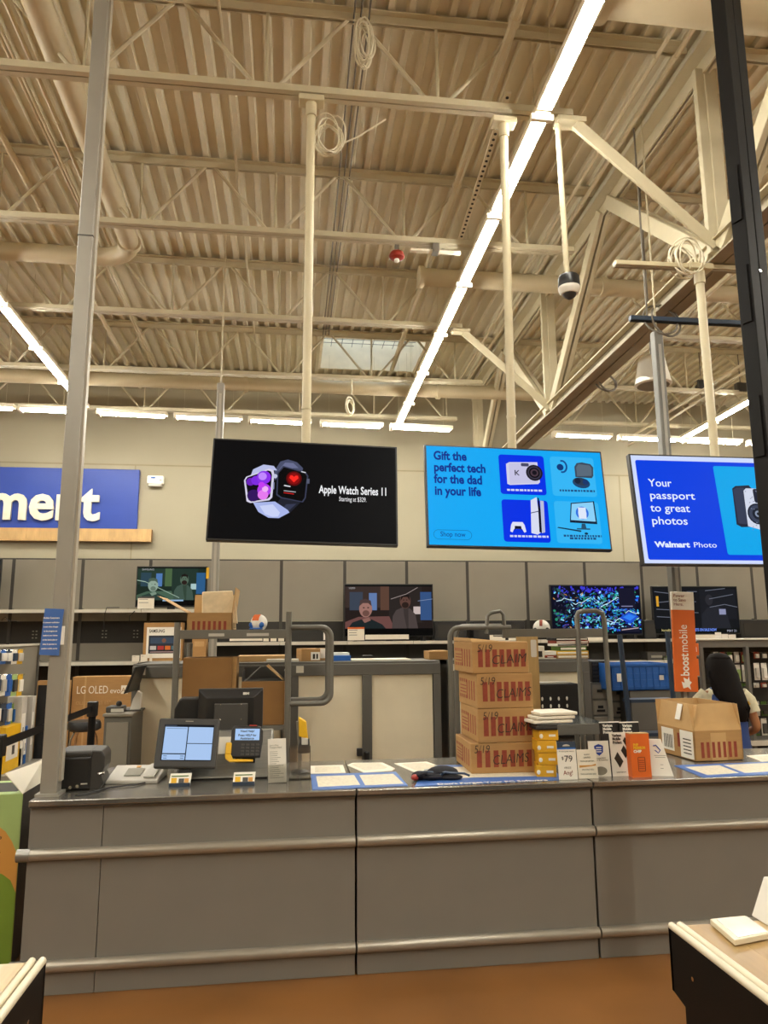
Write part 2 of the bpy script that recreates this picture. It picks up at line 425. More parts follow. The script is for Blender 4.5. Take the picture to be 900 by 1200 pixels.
depth_run('conduit', 'pale conduit right of the grey post near the wall lights', 800, 482, 5.1, .018, 5, 11.8, cat='conduit')
depth_run('conduit', 'pale conduit above the right hand strip lights', 850, 440, 5.25, .022, 5, 11.8, cat='conduit')
for i, px in enumerate((405, 411, 418)):
    x = C(px, 130, 6.03).x
    run('cable_run', 'grey cable strapped along the deck, %s of three above the wire coil' % ('left', 'middle', 'right')[i], [(x + .01 * math.sin(k * 1.3 + i), -2 + k * 1.7, roof(-2 + k * 1.7, 6.03)) for k in range(8)], .007, 'cable_grey', 5, 'cable')['group'] = 'deck cables'
# perforated strut
p0, p1 = C(596, 108, JB + .18), C(537, 288, JB + .08)
st = thing('perforated_strut', 'white perforated strut with a row of dark holes between two joists', 'strut', p0)
d = p1 - p0; b = MB(); b.bar((0, 0, 0), d, .045, .02).build('strut', 'sign_white', st, smooth=False)
b = MB(); dn = d.normalized(); L = d.length
for i in range(int(L / .06)):
    c = dn * (.04 + i * .06); b.tube([c - V((0, 0, .014)), c - V((0, 0, .009))], .0125, 8)
o = b.build('hole', 'black_plastic', st); o['kind'] = 'stuff'
# cable coils
def coil(label, c, rx, rz, n, m='cable_white', r=.006, skew=0, tail=None):
    t = thing('cable_coil', label, 'cable', c)
    for k in range(n):
        a = random.uniform(.85, 1.05); e = random.uniform(-.03, .03); q = random.uniform(-.03, .03)
        MB().tube([(rx * a * math.cos(i * PI / 10) + e, .05 * math.sin(i * PI / 10 + k) + q, rz * a * math.sin(i * PI / 10) + skew * math.cos(i * PI / 10) - rz * (1 - a)) for i in range(20)], r, 5, closed=True).build('cable_loop', m, t)
    if tail: MB().tube([V(p) - V(c) for p in tail], r, 5).build('cable_tail', m, t)
coil('coil of thin white wire hanging beside the first screen pole', P(386, 160, 4.7), .1, .145, 7, tail=[P(398, 170, 4.7), P(420, 160, 4.7), P(452, 140, 4.7)])
coil('bundle of white wire dangling from the nearest joist', P(428, 50, 4.45), .055, .17, 9, tail=[P(430, 34, 4.45), P(430, 30, 4.53), P(430, 27, 4.6)])
coil('loose white wire coil on the cream pole right of the girder', P(804, 302, 4.6), .1, .14, 7)
coil('dark cable ring hanging beside the grey power post', P(778, 374, 5.3), .15, .15, 2, 'cable_grey', .009)
coil('dark cable ring under the girder bottom chord', P(711, 447, 7.0), .13, .12, 2, 'cable_grey', .011)
coil('small white figure of eight wire below the skylight', P(412, 476, 9.86), .06, .12, 3, r=.015, tail=[P(412, 462, 9.88), P(412, 450, 9.89), P(412, 443, 9.9)])

# ---- strip lights
LZ = 5.196
def strip(label, p0, p1, group=None, tubes=1):
    p0, p1 = V(p0), V(p1); d = p1 - p0; dn = d.normalized()
    t = thing('strip_light', label, 'light', p0, group=group)
    MB().bar(dn * .01 + V((0, 0, .075)), d - dn * .01 + V((0, 0, .077)), .12, .05).build('housing', 'sign_white', t, smooth=False, bev=.006)
    MB().bar(dn * .06 + V((0, 0, .037)), d - dn * .06 + V((0, 0, .037)), .066, .028).build('lamp_lens', 'tube', t, smooth=False)
    side = dn.cross(V((0, 0, 1)))
    for q in (.15, .85):
        h0 = d * q + V((0, 0, .09)); yw = p0.y + h0.y
        MB().tube([h0, V((h0.x, h0.y, roof(yw, DK) - p0.z))], .0025, 4).build('hanger', 'steel_paint', t)
    MB().bar(dn * .035 - side * .085 + V((0, 0, .03)), dn * .035 + side * .085 + V((0, 0, .03)), .04, .05).build('lamp_holder', 'sign_white', t, smooth=False, bev=.008)
    return t
def row(X, Ys, desc, z0=LZ):
    for i, (a, b2) in enumerate(zip(Ys, Ys[1:])):
        strip(desc % ['first', 'second', 'third', 'fourth', 'fifth', 'sixth', 'seventh', 'eighth', 'ninth'][i], (X, a, roof(a, z0)), (X, b2, roof(b2, z0)), 'strip lights under the roof')
row(1.742, [2.04 + 1.19 * i for i in range(9)], 'lit strip light in the long centre row, %s from the viewer')
row(-3.16, [6.62 + 1.129 * i for i in range(5)], 'lit strip light in the left row, %s from the viewer')
row(6.95, [8.44 + 1.16 * i for i in range(4)], 'lit strip light in the right row, %s from the viewer')
for X in (-8.3, -3.16, 1.742, 6.95, 12.0):
    for y0, y1, wh in ((-6.5, -2.4, 'behind the viewer'), (-2.2, 1.9, 'overhead')):
        strip('continuous lit strip %s, row at the %s' % (wh, {-8.3: 'far left', -3.16: 'left', 1.742: 'centre', 6.95: 'right', 12.0: 'far right'}[X]), (X, y0, roof(y0, LZ)), (X, y1, roof(y1, LZ)))
    if X != 1.742:
        y1 = 6.5 if X == -3.16 else 8.3 if X == 6.95 else 10.5
        strip('continuous lit strip beside the frame, row at the %s' % {-8.3: 'far left', -3.16: 'left', 6.95: 'right', 12.0: 'far right'}[X], (X, 2.1, roof(2.1, LZ)), (X, y1, roof(y1, LZ)))
WY = 10.75
wl = [(-62, 18), (21, 96), (113, 197), (203, 285), (290, 366), (374, 450), (456, 531), (647, 718), (724, 796), (801, 870), (876, 945)]
nm = ['left edge', 'blue sign', 'grey counter post', 'wall alarm box', 'black watch screen', 'tall cream pole', 'centre row end', 'bright blue screen', 'right row end', 'photo screen', 'black foreground post']
for (a, c), q in zip(wl, nm):
    pa = P(a, 481.6 + .0507 * a - .0000045 * a * a, WY); pb = P(c, 481.6 + .0507 * c - .0000045 * c * c, WY)
    strip('lit strip light along the back wall, the one nearest the ' + q, pa, pb, 'back wall strip lights')
# ================================================================ HANGING THINGS
TY = 4.62
def pole(label, ptop, pbot, r=.03, ztop=None, m='pole_cream', cap=True):
    a, c = P(*ptop, TY), P(*pbot, TY)
    t = thing('hanging_pole', label, 'pole', (a.x, TY, a.z))
    MB().tube([(0, 0, .02), (c.x - a.x, 0, c.z - a.z)], r, 14).build('tube', m, t)
    MB().tube([(0, 0, .03), (0, 0, -.1)], r * 1.3, 14).build('collar', m, t)
    MB().box(-.09, .09, -.05, .05, 0.0, .045).build('clamp', m, t, smooth=False, bev=.006)
    dd = V((c.x - a.x, 0, c.z - a.z)); MB().tube([dd * .80, dd * .806], r * 1.12, 14).build('joint_ring', m, t)
    return t
pole('cream pole holding up the black watch advert screen', (365, 122), (357.5, 575))
pole('cream pole holding up the bright blue gift advert screen', (590, 147), (601.5, 580))
pole('cream pole holding up the photo advert screen on the right', (819, 318), (843, 595))
a = P(720, 309, TY); c = P(868, 316, TY)
t = thing('strut_channel', 'white steel channel lying across the girder above the photo screen pole', 'channel', a)
MB().bar((0, 0, 0), (c - a), .06, .035).build('channel', 'pole_cream', t, smooth=False, bev=.004)
MB().bar((.0, 0, -.02), (c - a) + V((0, 0, -.02)), .03, .012).build('channel_lip', 'girder_edge', t, smooth=False)
a = P(738, 373, 5.3); c = P(905, 381, 5.3)
t = thing('strut_channel', 'dark steel channel across the ceiling right of the girder', 'channel', a)
MB().bar((0, 0, 0), (c - a), .05, .04).build('channel', 'tube_blue', t, smooth=False, bev=.004)
MB().bar((0, 0, -.024), (c - a) + V((0, 0, -.024)), .02, .01).build('channel_lip', 'black_metal', t, smooth=False)
for f in (.12, .9):
    q = (c - a) * f; MB().tube([q, q + V((0, 0, 5.9 - a.z))], .008, 6).build('hanger_rod', 'cable_grey', t)

# dome camera on its pole
a, c = P(648, 58, TY), P(667, 338, TY)
t = thing('dome_camera', 'black and white dome security camera hanging on a thin pole', 'camera', (c.x, TY, c.z))
MB().tube([(a.x - c.x, 0, a.z - c.z), (-.01, 0, .06)], .02, 12).build('pole', 'pole_cream', t)
MB().lathe([(.03, .115), (.066, .105), (.075, .09), (.078, .02), (.072, .01)], 24, (0, 0, -.01)).build('camera_body', 'black_plastic', t)
MB().lathe([(.06, -.045), (.074, -.02), (.078, .0), (.076, .012)], 24).build('white_ring', 'card_white', t)
o = MB().ball((0, 0, -.035), .05, .05, .045, 20, 8, -1, .2).build('dome', 'dark_plastic', t)
MB().lathe([(.008, -.084), (.018, -.08), (.02, -.072)], 12).build('lens', 'black_plastic', t)

# red fire alarm under the second joist
c = P(465, 300, 6.38)
t = thing('fire_alarm', 'red round fire alarm strobe fixed under a joist', 'alarm', c)
MB().lathe([(.035, .05), (.06, .035), (.075, 0), (.07, -.02), (.05, -.035)], 20).build('alarm_body', 'red_device', t)
MB().ball((0, 0, -.045), .026).build('strobe_lens', 'card_white', t)
MB().box(-.02, .02, -.02, .02, .04, .11).build('bracket', 'cable_grey', t, smooth=False)
c = P(510, 293.5, 6.38)
t = thing('junction_strip', 'short white fixture lying along the joist beside the red alarm', 'fixture', c)
MB().box(-.25, .25, -.025, .025, -.026, .0).build('fixture_body', 'sign_white', t, smooth=False, bev=.006)
MB().box(-.03, .03, -.055, .055, -.032, .05).build('clip', 'cable_grey', t, smooth=False, bev=.004)
# white bucket shaped lamp behind the grey post
c = P(765, 445, 6.3)
t = thing('ceiling_speaker', 'white tapered loudspeaker hanging behind the grey power post', 'speaker', c)
MB().lathe([(.11, .22), (.125, .2), (.165, -.02), (.175, -.05), (.16, -.06)], 24).build('housing', 'card_white', t)
MB().lathe([(.15, -.055), (.15, -.065)], 24).build('grille', 'grey_text', t)
MB().tube([(0, 0, .2), (0, 0, roof(6.3, DK) - c.z)], .012, 8).build('hanger_rod', 'cable_grey', t)
for px, py, lb in ((822, 452, 'small dark junction box left of the right strip lights'), (868, 455, 'small dark junction box by the black post')):
    c = P(px, py, 9.9); t = thing('junction_box', lb, 'box', c)
    MB().box(-.08, .08, -.05, .05, -.08, .08).build('box_body', 'charcoal', t, smooth=False, bev=.008)
    MB().box(-.065, .065, -.056, -.05, -.065, .065).build('cover', 'dark_plastic', t, smooth=False, bev=.004)
    MB().tube([(0, 0, .08), (0, 0, roof(9.9, DK) - c.z)], .008, 6).build('hanger_rod', 'cable_grey', t)

# ---- big advert screens
def advert(label, tl, tr, bl, br, Y, tilt, roll, mat_screen, bezel=.012):
    w_ = .5 * ((P(*tr, Y) - P(*tl, Y)).length + (P(*br, Y) - P(*bl, Y)).length)
    c = sum((P(*q, Y) for q in (tl, tr, bl, br)), V((0, 0, 0))) / 4
    h = w_ * .5625 + .012
    t = thing('advert_screen', label, 'screen', c, Euler((-tilt, roll, 0), 'XYZ'))
    MB().box(-w_ / 2, w_ / 2, .0, .045, -h / 2, h / 2).build('bezel', 'black_plastic', t, smooth=False, bev=.004)
    MB().box(-w_ * .3, w_ * .3, .045, .075, -h * .3, h * .2).build('rear_housing', 'black_plastic', t, smooth=False, bev=.01)
    MB().box(-.14, .14, .07, .15, -h * .25, h * .45).build('mount_bracket', 'black_metal', t, smooth=False, bev=.004)
    s = MB().box(-w_ / 2 + bezel, w_ / 2 - bezel, -.002, .01, -h / 2 + bezel, h / 2 - bezel).build('display', mat_screen, t, smooth=False)
    return t, s, w_ - 2 * bezel, h - 2 * bezel
SY = TY - .1
# 1: watches
t, s, w1, h1 = advert('large black hanging screen advertising two smart watches', (247, 510), (469, 521), (244, 635), (463, 641), SY, math.radians(9), math.radians(1.3), glow('0a0a0c', 1))
pc = Pic(-w1 / 2, -h1 / 2, w1, h1, -.0025)
# black watch (behind)
pc.poly([(.335, .60), (.33, .70), (.36, .80), (.40, .825), (.45, .80), (.485, .74), (.48, .70), (.44, .72), (.38, .70)], '4a4f6a').poly([(.35, .70), (.385, .79), (.43, .79), (.46, .74), (.40, .73)], '6a6f92')
pc.poly([(.335, .33), (.36, .26), (.42, .27), (.475, .38), (.46, .45), (.37, .42)], '20222e').poly([(.36, .27), (.40, .265), (.455, .37), (.40, .36)], '353a52')
pc.b.v  # outline order kept simple
pc.poly([(u, v) for u, v in ((.345, .45), (.345, .68), (.375, .755), (.50, .70), (.515, .66), (.505, .43), (.49, .385), (.37, .42))], '3a3e55')
pc.poly([(.352, .46), (.352, .675), (.38, .74), (.495, .69), (.507, .655), (.498, .435), (.485, .395), (.375, .43)], '050507')
pc.rect(.507, .58, .522, .63, '555a70')
for r, m_ in ((.075, '5a0608'), (.058, '8a090c')): pc.el(.437, .625, r, m_)
pc.poly([(.437, .585), (.412, .63), (.416, .655), (.428, .657), (.437, .643), (.446, .657), (.458, .655), (.462, .63)], 'ff2a22')
for u0, v0, u1, wd, m_ in ((.385, .55, .42, .012, 'd8d8e0'), (.385, .475, .44, .01, 'c02020'), (.475, .70, .50, .01, 'd8d8e0'), (.385, .495, .45, .008, 'b8b8c0')): pc.line(u0, v0, u1, v0 - .01, wd, m_)
# white watch
pc.poly([(.205, .64), (.215, .70), (.27, .755), (.325, .745), (.345, .70), (.30, .70)], 'b9bfe6')
pc.poly([(.225, .36), (.255, .27), (.31, .215), (.365, .215), (.42, .275), (.41, .30), (.34, .38)], 'a9b6ea').poly([(.26, .33), (.29, .25), (.33, .225), (.36, .23), (.37, .27), (.33, .35)], 'c9d2f6')
pc.poly([(.170, .58), (.18, .62), (.30, .715), (.325, .70), (.33, .66), (.325, .42), (.31, .39), (.21, .355), (.19, .37)], 'd6d2e8')
pc.poly([(.178, .585), (.188, .615), (.295, .695), (.312, .685), (.318, .65), (.313, .425), (.30, .405), (.215, .37), (.20, .385)], '0a0612')
for cu, cv, r, m_ in ((.205, .57, .04, '6a22b8'), (.235, .585, .048, '7d2be0'), (.275, .62, .068, '8a30e8'), (.268, .63, .04, 'c088ff'), (.225, .43, .06, '33145e'), (.28, .49, .065, 'b040e8'), (.275, .44, .05, 'e67af0'), (.285, .50, .03, 'f0b0f6'), (.265, .54, .03, 'c43cf0')): pc.el(cu, cv, r, m_)
pc.el(.335, .635, .022, 'c0c4dc').rect(.325, .50, .333, .57, '8e94b4')
pc.build('watch_picture', s)
f1 = glow('f0f0f2', 1)
text('Apple Watch Series 11', .075, FY(.075 * w1, -.004, -.01 * h1), f1, s, bold=.0015, fit=.372 * w1)
text('Starting at $329.', .043, FY(.185 * w1, -.004, -.085 * h1), f1, s, fit=.15 * w1)
# 2: gift ideas
t, s, w2, h2 = advert('bright blue hanging screen advertising tech gifts in four tiles', (502, 519), (716, 526), (496, 641), (706, 647), SY, math.radians(9), math.radians(.9), glow('12a8f4', 1))
pc = Pic(-w2 / 2, -h2 / 2, w2, h2, -.0025)
bl, lb = '0432e6', '35b6f6'
for u0, v0, u1, v1, m_ in ((.405, .525, .665, .94, bl), (.70, .525, .955, .94, lb), (.405, .045, .665, .47, bl), (.70, .045, .955, .47, lb)): pc.rr(u0, v0, u1, v1, .03, m_)
# compact camera
pc.poly([(.445, .63), (.445, .84), (.465, .86), (.625, .87), (.632, .66), (.62, .64), (.46, .62)], 'd3d2ea').poly([(.46, .63), (.46, .845), (.47, .85), (.615, .86), (.62, .655)], 'c6c4e4').rr(.53, .82, .575, .855, .012, '4a4a68')
for r, m_ in ((.085, '1c1a24'), (.068, '3a3648'), (.055, '0c0a12'), (.04, '4c3a46'), (.024, '15121c')): pc.el(.603, .755, r, m_)
pc.rr(.485, .72, .515, .775, .005, 'c6c4e4').poly([(.49, .72), (.49, .775), (.496, .775), (.496, .75), (.51, .775), (.517, .775), (.502, .748), (.517, .72), (.51, .72), (.496, .745), (.496, .72)], '1c1a24')
# earphones
for i in range(9):
    a0 = -1.9 + i * .42; pc.line(.765 + .026 * math.cos(a0), .83 + .06 * math.sin(a0), .765 + .026 * math.cos(a0 + .45), .83 + .06 * math.sin(a0 + .45), .018, '154a8e')
pc.el(.752, .82, .035, '0f3a78').poly([(.835, .72), (.835, .83), (.85, .87), (.88, .88), (.93, .865), (.945, .83), (.94, .74), (.93, .715)], '3c4a5c').poly([(.845, .73), (.845, .825), (.86, .86), (.925, .85), (.935, .82), (.93, .74)], '5a6a7a')
pc.el(.865, .66, .09, '20456e', ry=.055, rot=-.15).el(.865, .675, .078, '2d3c50', ry=.04, rot=-.15).el(.845, .68, .03, '16243a').el(.89, .67, .03, '16386e')
# games console and pad
pc.poly([(.555, .13), (.565, .46), (.60, .495), (.61, .14), (.59, .115)], 'd8dcf2').poly([(.60, .14), (.605, .49), (.612, .485), (.625, .13)], '0b0c22').poly([(.613, .13), (.618, .46), (.638, .455), (.632, .14)], 'b9bede').line(.56, .33, .605, .35, .008, '3a3f6a')
pc.poly([(.438, .14), (.445, .205), (.455, .235), (.51, .235), (.52, .205), (.527, .14), (.515, .13), (.505, .165), (.46, .165), (.45, .13)], 'e0e2f4').poly([(.462, .15), (.465, .195), (.50, .195), (.503, .15), (.495, .165), (.47, .165)], '14162e')
# desktop computer
pc.poly([(.775, .245), (.79, .445), (.925, .47), (.93, .235)], '12233a').poly([(.782, .27), (.795, .435), (.918, .46), (.922, .26)], '8ad0f8').el(.85, .345, .065, '2f6fe0').el(.85, .34, .045, '86b6f6').rect(.828, .285, .872, .40, 'dfe8fa').poly([(.835, .185), (.865, .185), (.86, .235), (.84, .235)], '27506e').rect(.81, .175, .885, .188, '27506e')
pc.poly([(.70, .185), (.705, .195), (.835, .165), (.83, .15)], '0f3350').el(.86, .135, .018, '0f3350', ry=.012)
for u0, u1, v, m_ in ((.435, .63, .555, 'cfd6f4'), (.73, .93, .565, '1d4c80'), (.43, .64, .085, 'cfd6f4'), (.725, .935, .10, '1d4c80'), (.755, .90, .072, '1d4c80')):
    u = u0
    while u < u1: e = random.uniform(.008, .022); pc.line(u, v, min(u + e, u1), v, .02, m_); u += e + .005
pc.build('gift_tiles', s)
f2 = glow('0a2d8e', 1)
text('Gift the\nperfect tech\nfor the dad\nin your life', .085, FY(-.462 * w2, -.004, .36 * h2), f2, s, bold=.0028, gap=.97, fit=.29 * w2)
pb = rrect(-.475 * w2, -.445 * h2, -.27 * w2, -.355 * h2, .045 * h2, 6)
MB().tube([(x, -.004, z) for x, z in pb], .0012, 4, closed=True).build('button_outline', f2, s)
text('Shop now', .047, FY(-.44 * w2, -.004, -.418 * h2), f2, s, fit=.135 * w2)
# 3: photo
t, s, w3, h3 = advert('hanging screen advertising instant cameras, white border around deep blue', (748, 539.5), (968, 545), (742, 654), (960, 653), SY, math.radians(8), math.radians(.1), glow('cfdcff', 1), .012)
pc = Pic(-w3 / 2, -h3 / 2, w3, h3, -.0025)
pc.rr(.02, .03, .985, .955, .02, '0440e2').rr(.44, .08, .96, .915, .02, '06a6ec')
pc.poly([(.515, .36), (.525, .70), (.545, .725), (.62, .735), (.635, .70), (.60, .34), (.54, .335)], '20263a').poly([(.525, .37), (.53, .69), (.55, .71), (.59, .71), (.58, .36)], '333a52')
pc.poly([(.575, .345), (.585, .68), (.60, .705), (.75, .70), (.80, .66), (.80, .27), (.72, .275)], 'd2d8ea')
pc.poly([(.715, .275), (.72, .56), (.75, .69), (.90, .66), (.90, .255)], '2a3044')
pc.rr(.635, .565, .70, .70, .02, '1a2034').rr(.655, .585, .695, .67, .01, '93a0b8')
for r, m_ in ((.10, '1c2236'), (.085, '3a4258'), (.055, '161c2c'), (.03, '8894ac'), (.014, '0e1420')): pc.el(.64, .46, r, m_)
for k in range(26):
    u, v = random.uniform(.585, .72), random.uniform(.30, .69); pc.line(u, v, u + .006, v + random.uniform(-.01, .01), .006, '7d86a0')
pc.rr(.745, .54, .80, .67, .02, '141a2a').rr(.76, .56, .79, .64, .01, '8c98b0').el(.755, .40, .055, '0f1524')
for i in range(4): pc.el(.744 + .022 * (i % 2), .38 + .04 * (i // 2), .013, '525c74')
pc.build('photo_camera_picture', s)
f3 = glow('e4eeff', 1)
for i_, (b_, fw) in enumerate((('Your', .125), ('passport', .24), ('to great', .21), ('photos', .187))):
    text(b_, .078, FY((-.425 - .004 * i_) * w3, -.004, (.205 - .118 * i_) * h3), f3, s, bold=.0006, fit=fw * w3)
text('Walmart', .052, FY(-.435 * w3, -.004, -.355 * h3), f3, s, bold=.0022, fit=.185 * w3)
text('Photo', .052, FY(-.235 * w3, -.004, -.355 * h3), f3, s, fit=.12 * w3)

# ---- upright posts
def square_post(name, label, base, top, w_, m, parts=()):
    t = thing(name, label, 'post', base); d = V(top) - V(base)
    MB().hexa([(-w_ / 2, -w_ / 2, 0), (w_ / 2, -w_ / 2, 0), (w_ / 2, w_ / 2, 0), (-w_ / 2, w_ / 2, 0)], [d + V(q) for q in ((-w_ / 2, -w_ / 2, 0), (w_ / 2, -w_ / 2, 0), (w_ / 2, w_ / 2, 0), (-w_ / 2, w_ / 2, 0))]).build('post_body', m, t, smooth=False, bev=.006)
    MB().box(-w_ * .7, w_ * .7, -w_ * .7, w_ * .7, 0, .012).build('base_plate', m, t, smooth=False)
    return t, d
bp = G(59, 931); PW = .078
tp = P(121, 0, bp.y); tp2 = V((tp.x + (tp.x - bp.x) / (tp.z - bp.z) * (roof(bp.y, DK) - tp.z), bp.y, roof(bp.y, DK)))
t, d = square_post('counter_post', 'tall grey metal post rising from the left end of the counter', bp, tp2, PW, 'post_grey')
for f0, f1_, ww in ((.012, .985, .02),):
    MB().hexa([d * f0 + V(q) for q in ((PW / 2, -.02, 0), (PW / 2 + .012, -.02, 0), (PW / 2 + .012, .02, 0), (PW / 2, .02, 0))], [d * f1_ + V(q) for q in ((PW / 2, -.02, 0), (PW / 2 + .012, -.02, 0), (PW / 2 + .012, .02, 0), (PW / 2, .02, 0))]).build('cable_cover', 'post_light', t, smooth=False)
for f in (.545, .905): MB().box(-PW / 2 - .002, PW / 2 + .002, -PW / 2 - .002, PW / 2 + .002, d.z * f, d.z * f + .006, Matrix.Translation((d.x * f, 0, 0))).build('joint', 'charcoal', t, smooth=False)
f = .93; MB().tube([d * f, d * 1.0], .055, 16).build('top_sleeve', 'post_light', t)
MB().tube([d * f, d * (f + .006)], .058, 16).build('sleeve_rim', 'black_plastic', t)
# blue notice taped to it
c = P(60, 741, bp.y - .05); t = thing('notice_card', 'blue notice card with white writing taped on the counter post', 'notice', c)
sw, sh = .098, .225
sg = MB().prism([(-sw / 2, -sh / 2 + .005), (sw / 2 - .006, -sh / 2), (sw / 2, .06), (sw / 2 + .004, sh / 2), (-sw / 2 + .012, sh / 2 + .004)], -.001, .002).build('card', 'mat_blue', t, smooth=False)
for i, (b_, sz_) in enumerate((('Mobile Customers', .012), ('A customer notification', .0095), ('is sent when changes', .0095), ('to the program are', .0095), ('made to your device', .0095), ('or the device plan or', .0095), ('when it operates on', .0095), ('another mobile carrier', .0095))):
    text(b_, sz_, FY(-.003, -.0015, .066 - i * .021), 'boost_white', sg, align='CENTER', ext=.0002, width=.85, bold=.0003)
MB().box(.045, .06, .002, .012, -.06, .03).build('tape', 'card_white', t, smooth=False)
# grey power posts at the back
for px0, px1, Y, lb, ww in (((773, 392), (793, 720), 5.3, 'dark grey power post behind the photo screen', .075), ((263, 452), (249, 770), 7.6, 'grey power post standing behind the black watch screen', .075)):
    a, c = P(*px0, Y), P(*px1, Y); k = (c.x - a.x) / (c.z - a.z); x0 = c.x - k * c.z
    t, d = square_post('power_post', lb, (c.x, Y, 0), (c.x, Y, a.z + .02), ww, 'frame_grey' if Y < 6 else 'post_grey')
    MB().box(-.012, .012, -ww / 2 - .006, -ww / 2,   .1, a.z - .1).build('cover_strip', 'post_light' if Y > 6 else 'post_grey', t, smooth=False)
    MB().tube([(0, 0, a.z), (0, 0, roof(Y, DK))], .008, 8).build('hanger_rod', 'steel_paint', t)
# black post in the foreground
Y = 2.3; a, c = P(851.5, 0, Y), P(894, 430, Y)
t = thing('display_upright', 'black steel display upright in the right foreground', 'post', (a.x - .005, Y, 0), (0, 0, .35))
for dx in (-.026, .026): MB().box(dx - .0245, dx + .0245, -.03, .03, 0, 4.9).build('upright_channel', 'black_metal', t, smooth=False, bev=.003)
MB().box(-.04, .04, -.02, .02, 0, 4.88).build('groove', 'black_plastic', t, smooth=False)
MB().box(-.1, .1, -.1, .1, 0, .012).build('foot_plate', 'black_metal', t, smooth=False)
for zz, w_ in ((3.1, .03), (2.7, .034), (2.2, .03)): MB().box(-.058, -.05, -.02, .02, zz, zz + .22).build('hook_bracket', 'black_metal', t, smooth=False)
for zz in (2.35, 2.9): MB().tube([(.0, -.034, zz), (.0, -.03, zz)], .006, 10).build('screw', 'chrome', t)

# ================================================================ BACK WALL SIGN
Y = YB - .06; z0, z1 = P(100, 619.5, Y).z, P(100, 549, Y).z; x1 = P(162, 585, Y).x; x0 = P(-150, 585, Y).x
t = thing('department_sign', 'large blue department sign with white letters on the back wall', 'sign', ((x0 + x1) / 2, Y, z0))
hw = (x1 - x0) / 2
MB().box(-hw, hw, 0, .055, 0, z1 - z0).build('sign_board', 'sign_blue', t, smooth=False, bev=.01)
o = text('ment', .86, FY(P(116, 600, Y).x - (x0 + x1) / 2, -.03, P(60, 608.5, Y).z - z0), 'sign_white', t, align='RIGHT', ext=.025, bold=.022, width=.98)
z2 = P(100, 634.5, Y).z; x2 = P(178, 628, Y).x
t = thing('wooden_ledge', 'pale wooden ledge under the blue department sign', 'ledge', ((x0 + x2) / 2, Y - .055, z2))
hw = (x2 - x0) / 2; k = 60
for i in range(k):
    MB().box(-hw + i * 2 * hw / k, -hw + (i + 1) * 2 * hw / k - .002, 0, .09, 0, z0 - z2 - .004).build('slat', 'ledge_wood', t, smooth=False)
MB().box(-hw, hw, .01, .1, .003, z0 - z2 - .008).build('backing', 'cardboard_dark', t, smooth=False)
c = P(183, 564, YB)
t = thing('emergency_light', 'small white emergency light box on the wall right of the sign', 'light', (c.x, YB - .0, c.z))
MB().box(-.135, .135, -.09, 0, -.06, .08).build('case', 'card_white', t, smooth=False, bev=.015)
MB().box(-.11, .11, -.1, -.02, -.11, -.055).build('lens', 'phone_grey', t, smooth=False, bev=.015)
MB().box(-.07, .0, -.094, -.085, .03, .06).build('indicator_plate', 'mat_blue', t, smooth=False)
MB().lathe([(.02, 0), (.02, .01)], 12, (.09, -.095, -.005)).build('knob', 'grey_text', t)
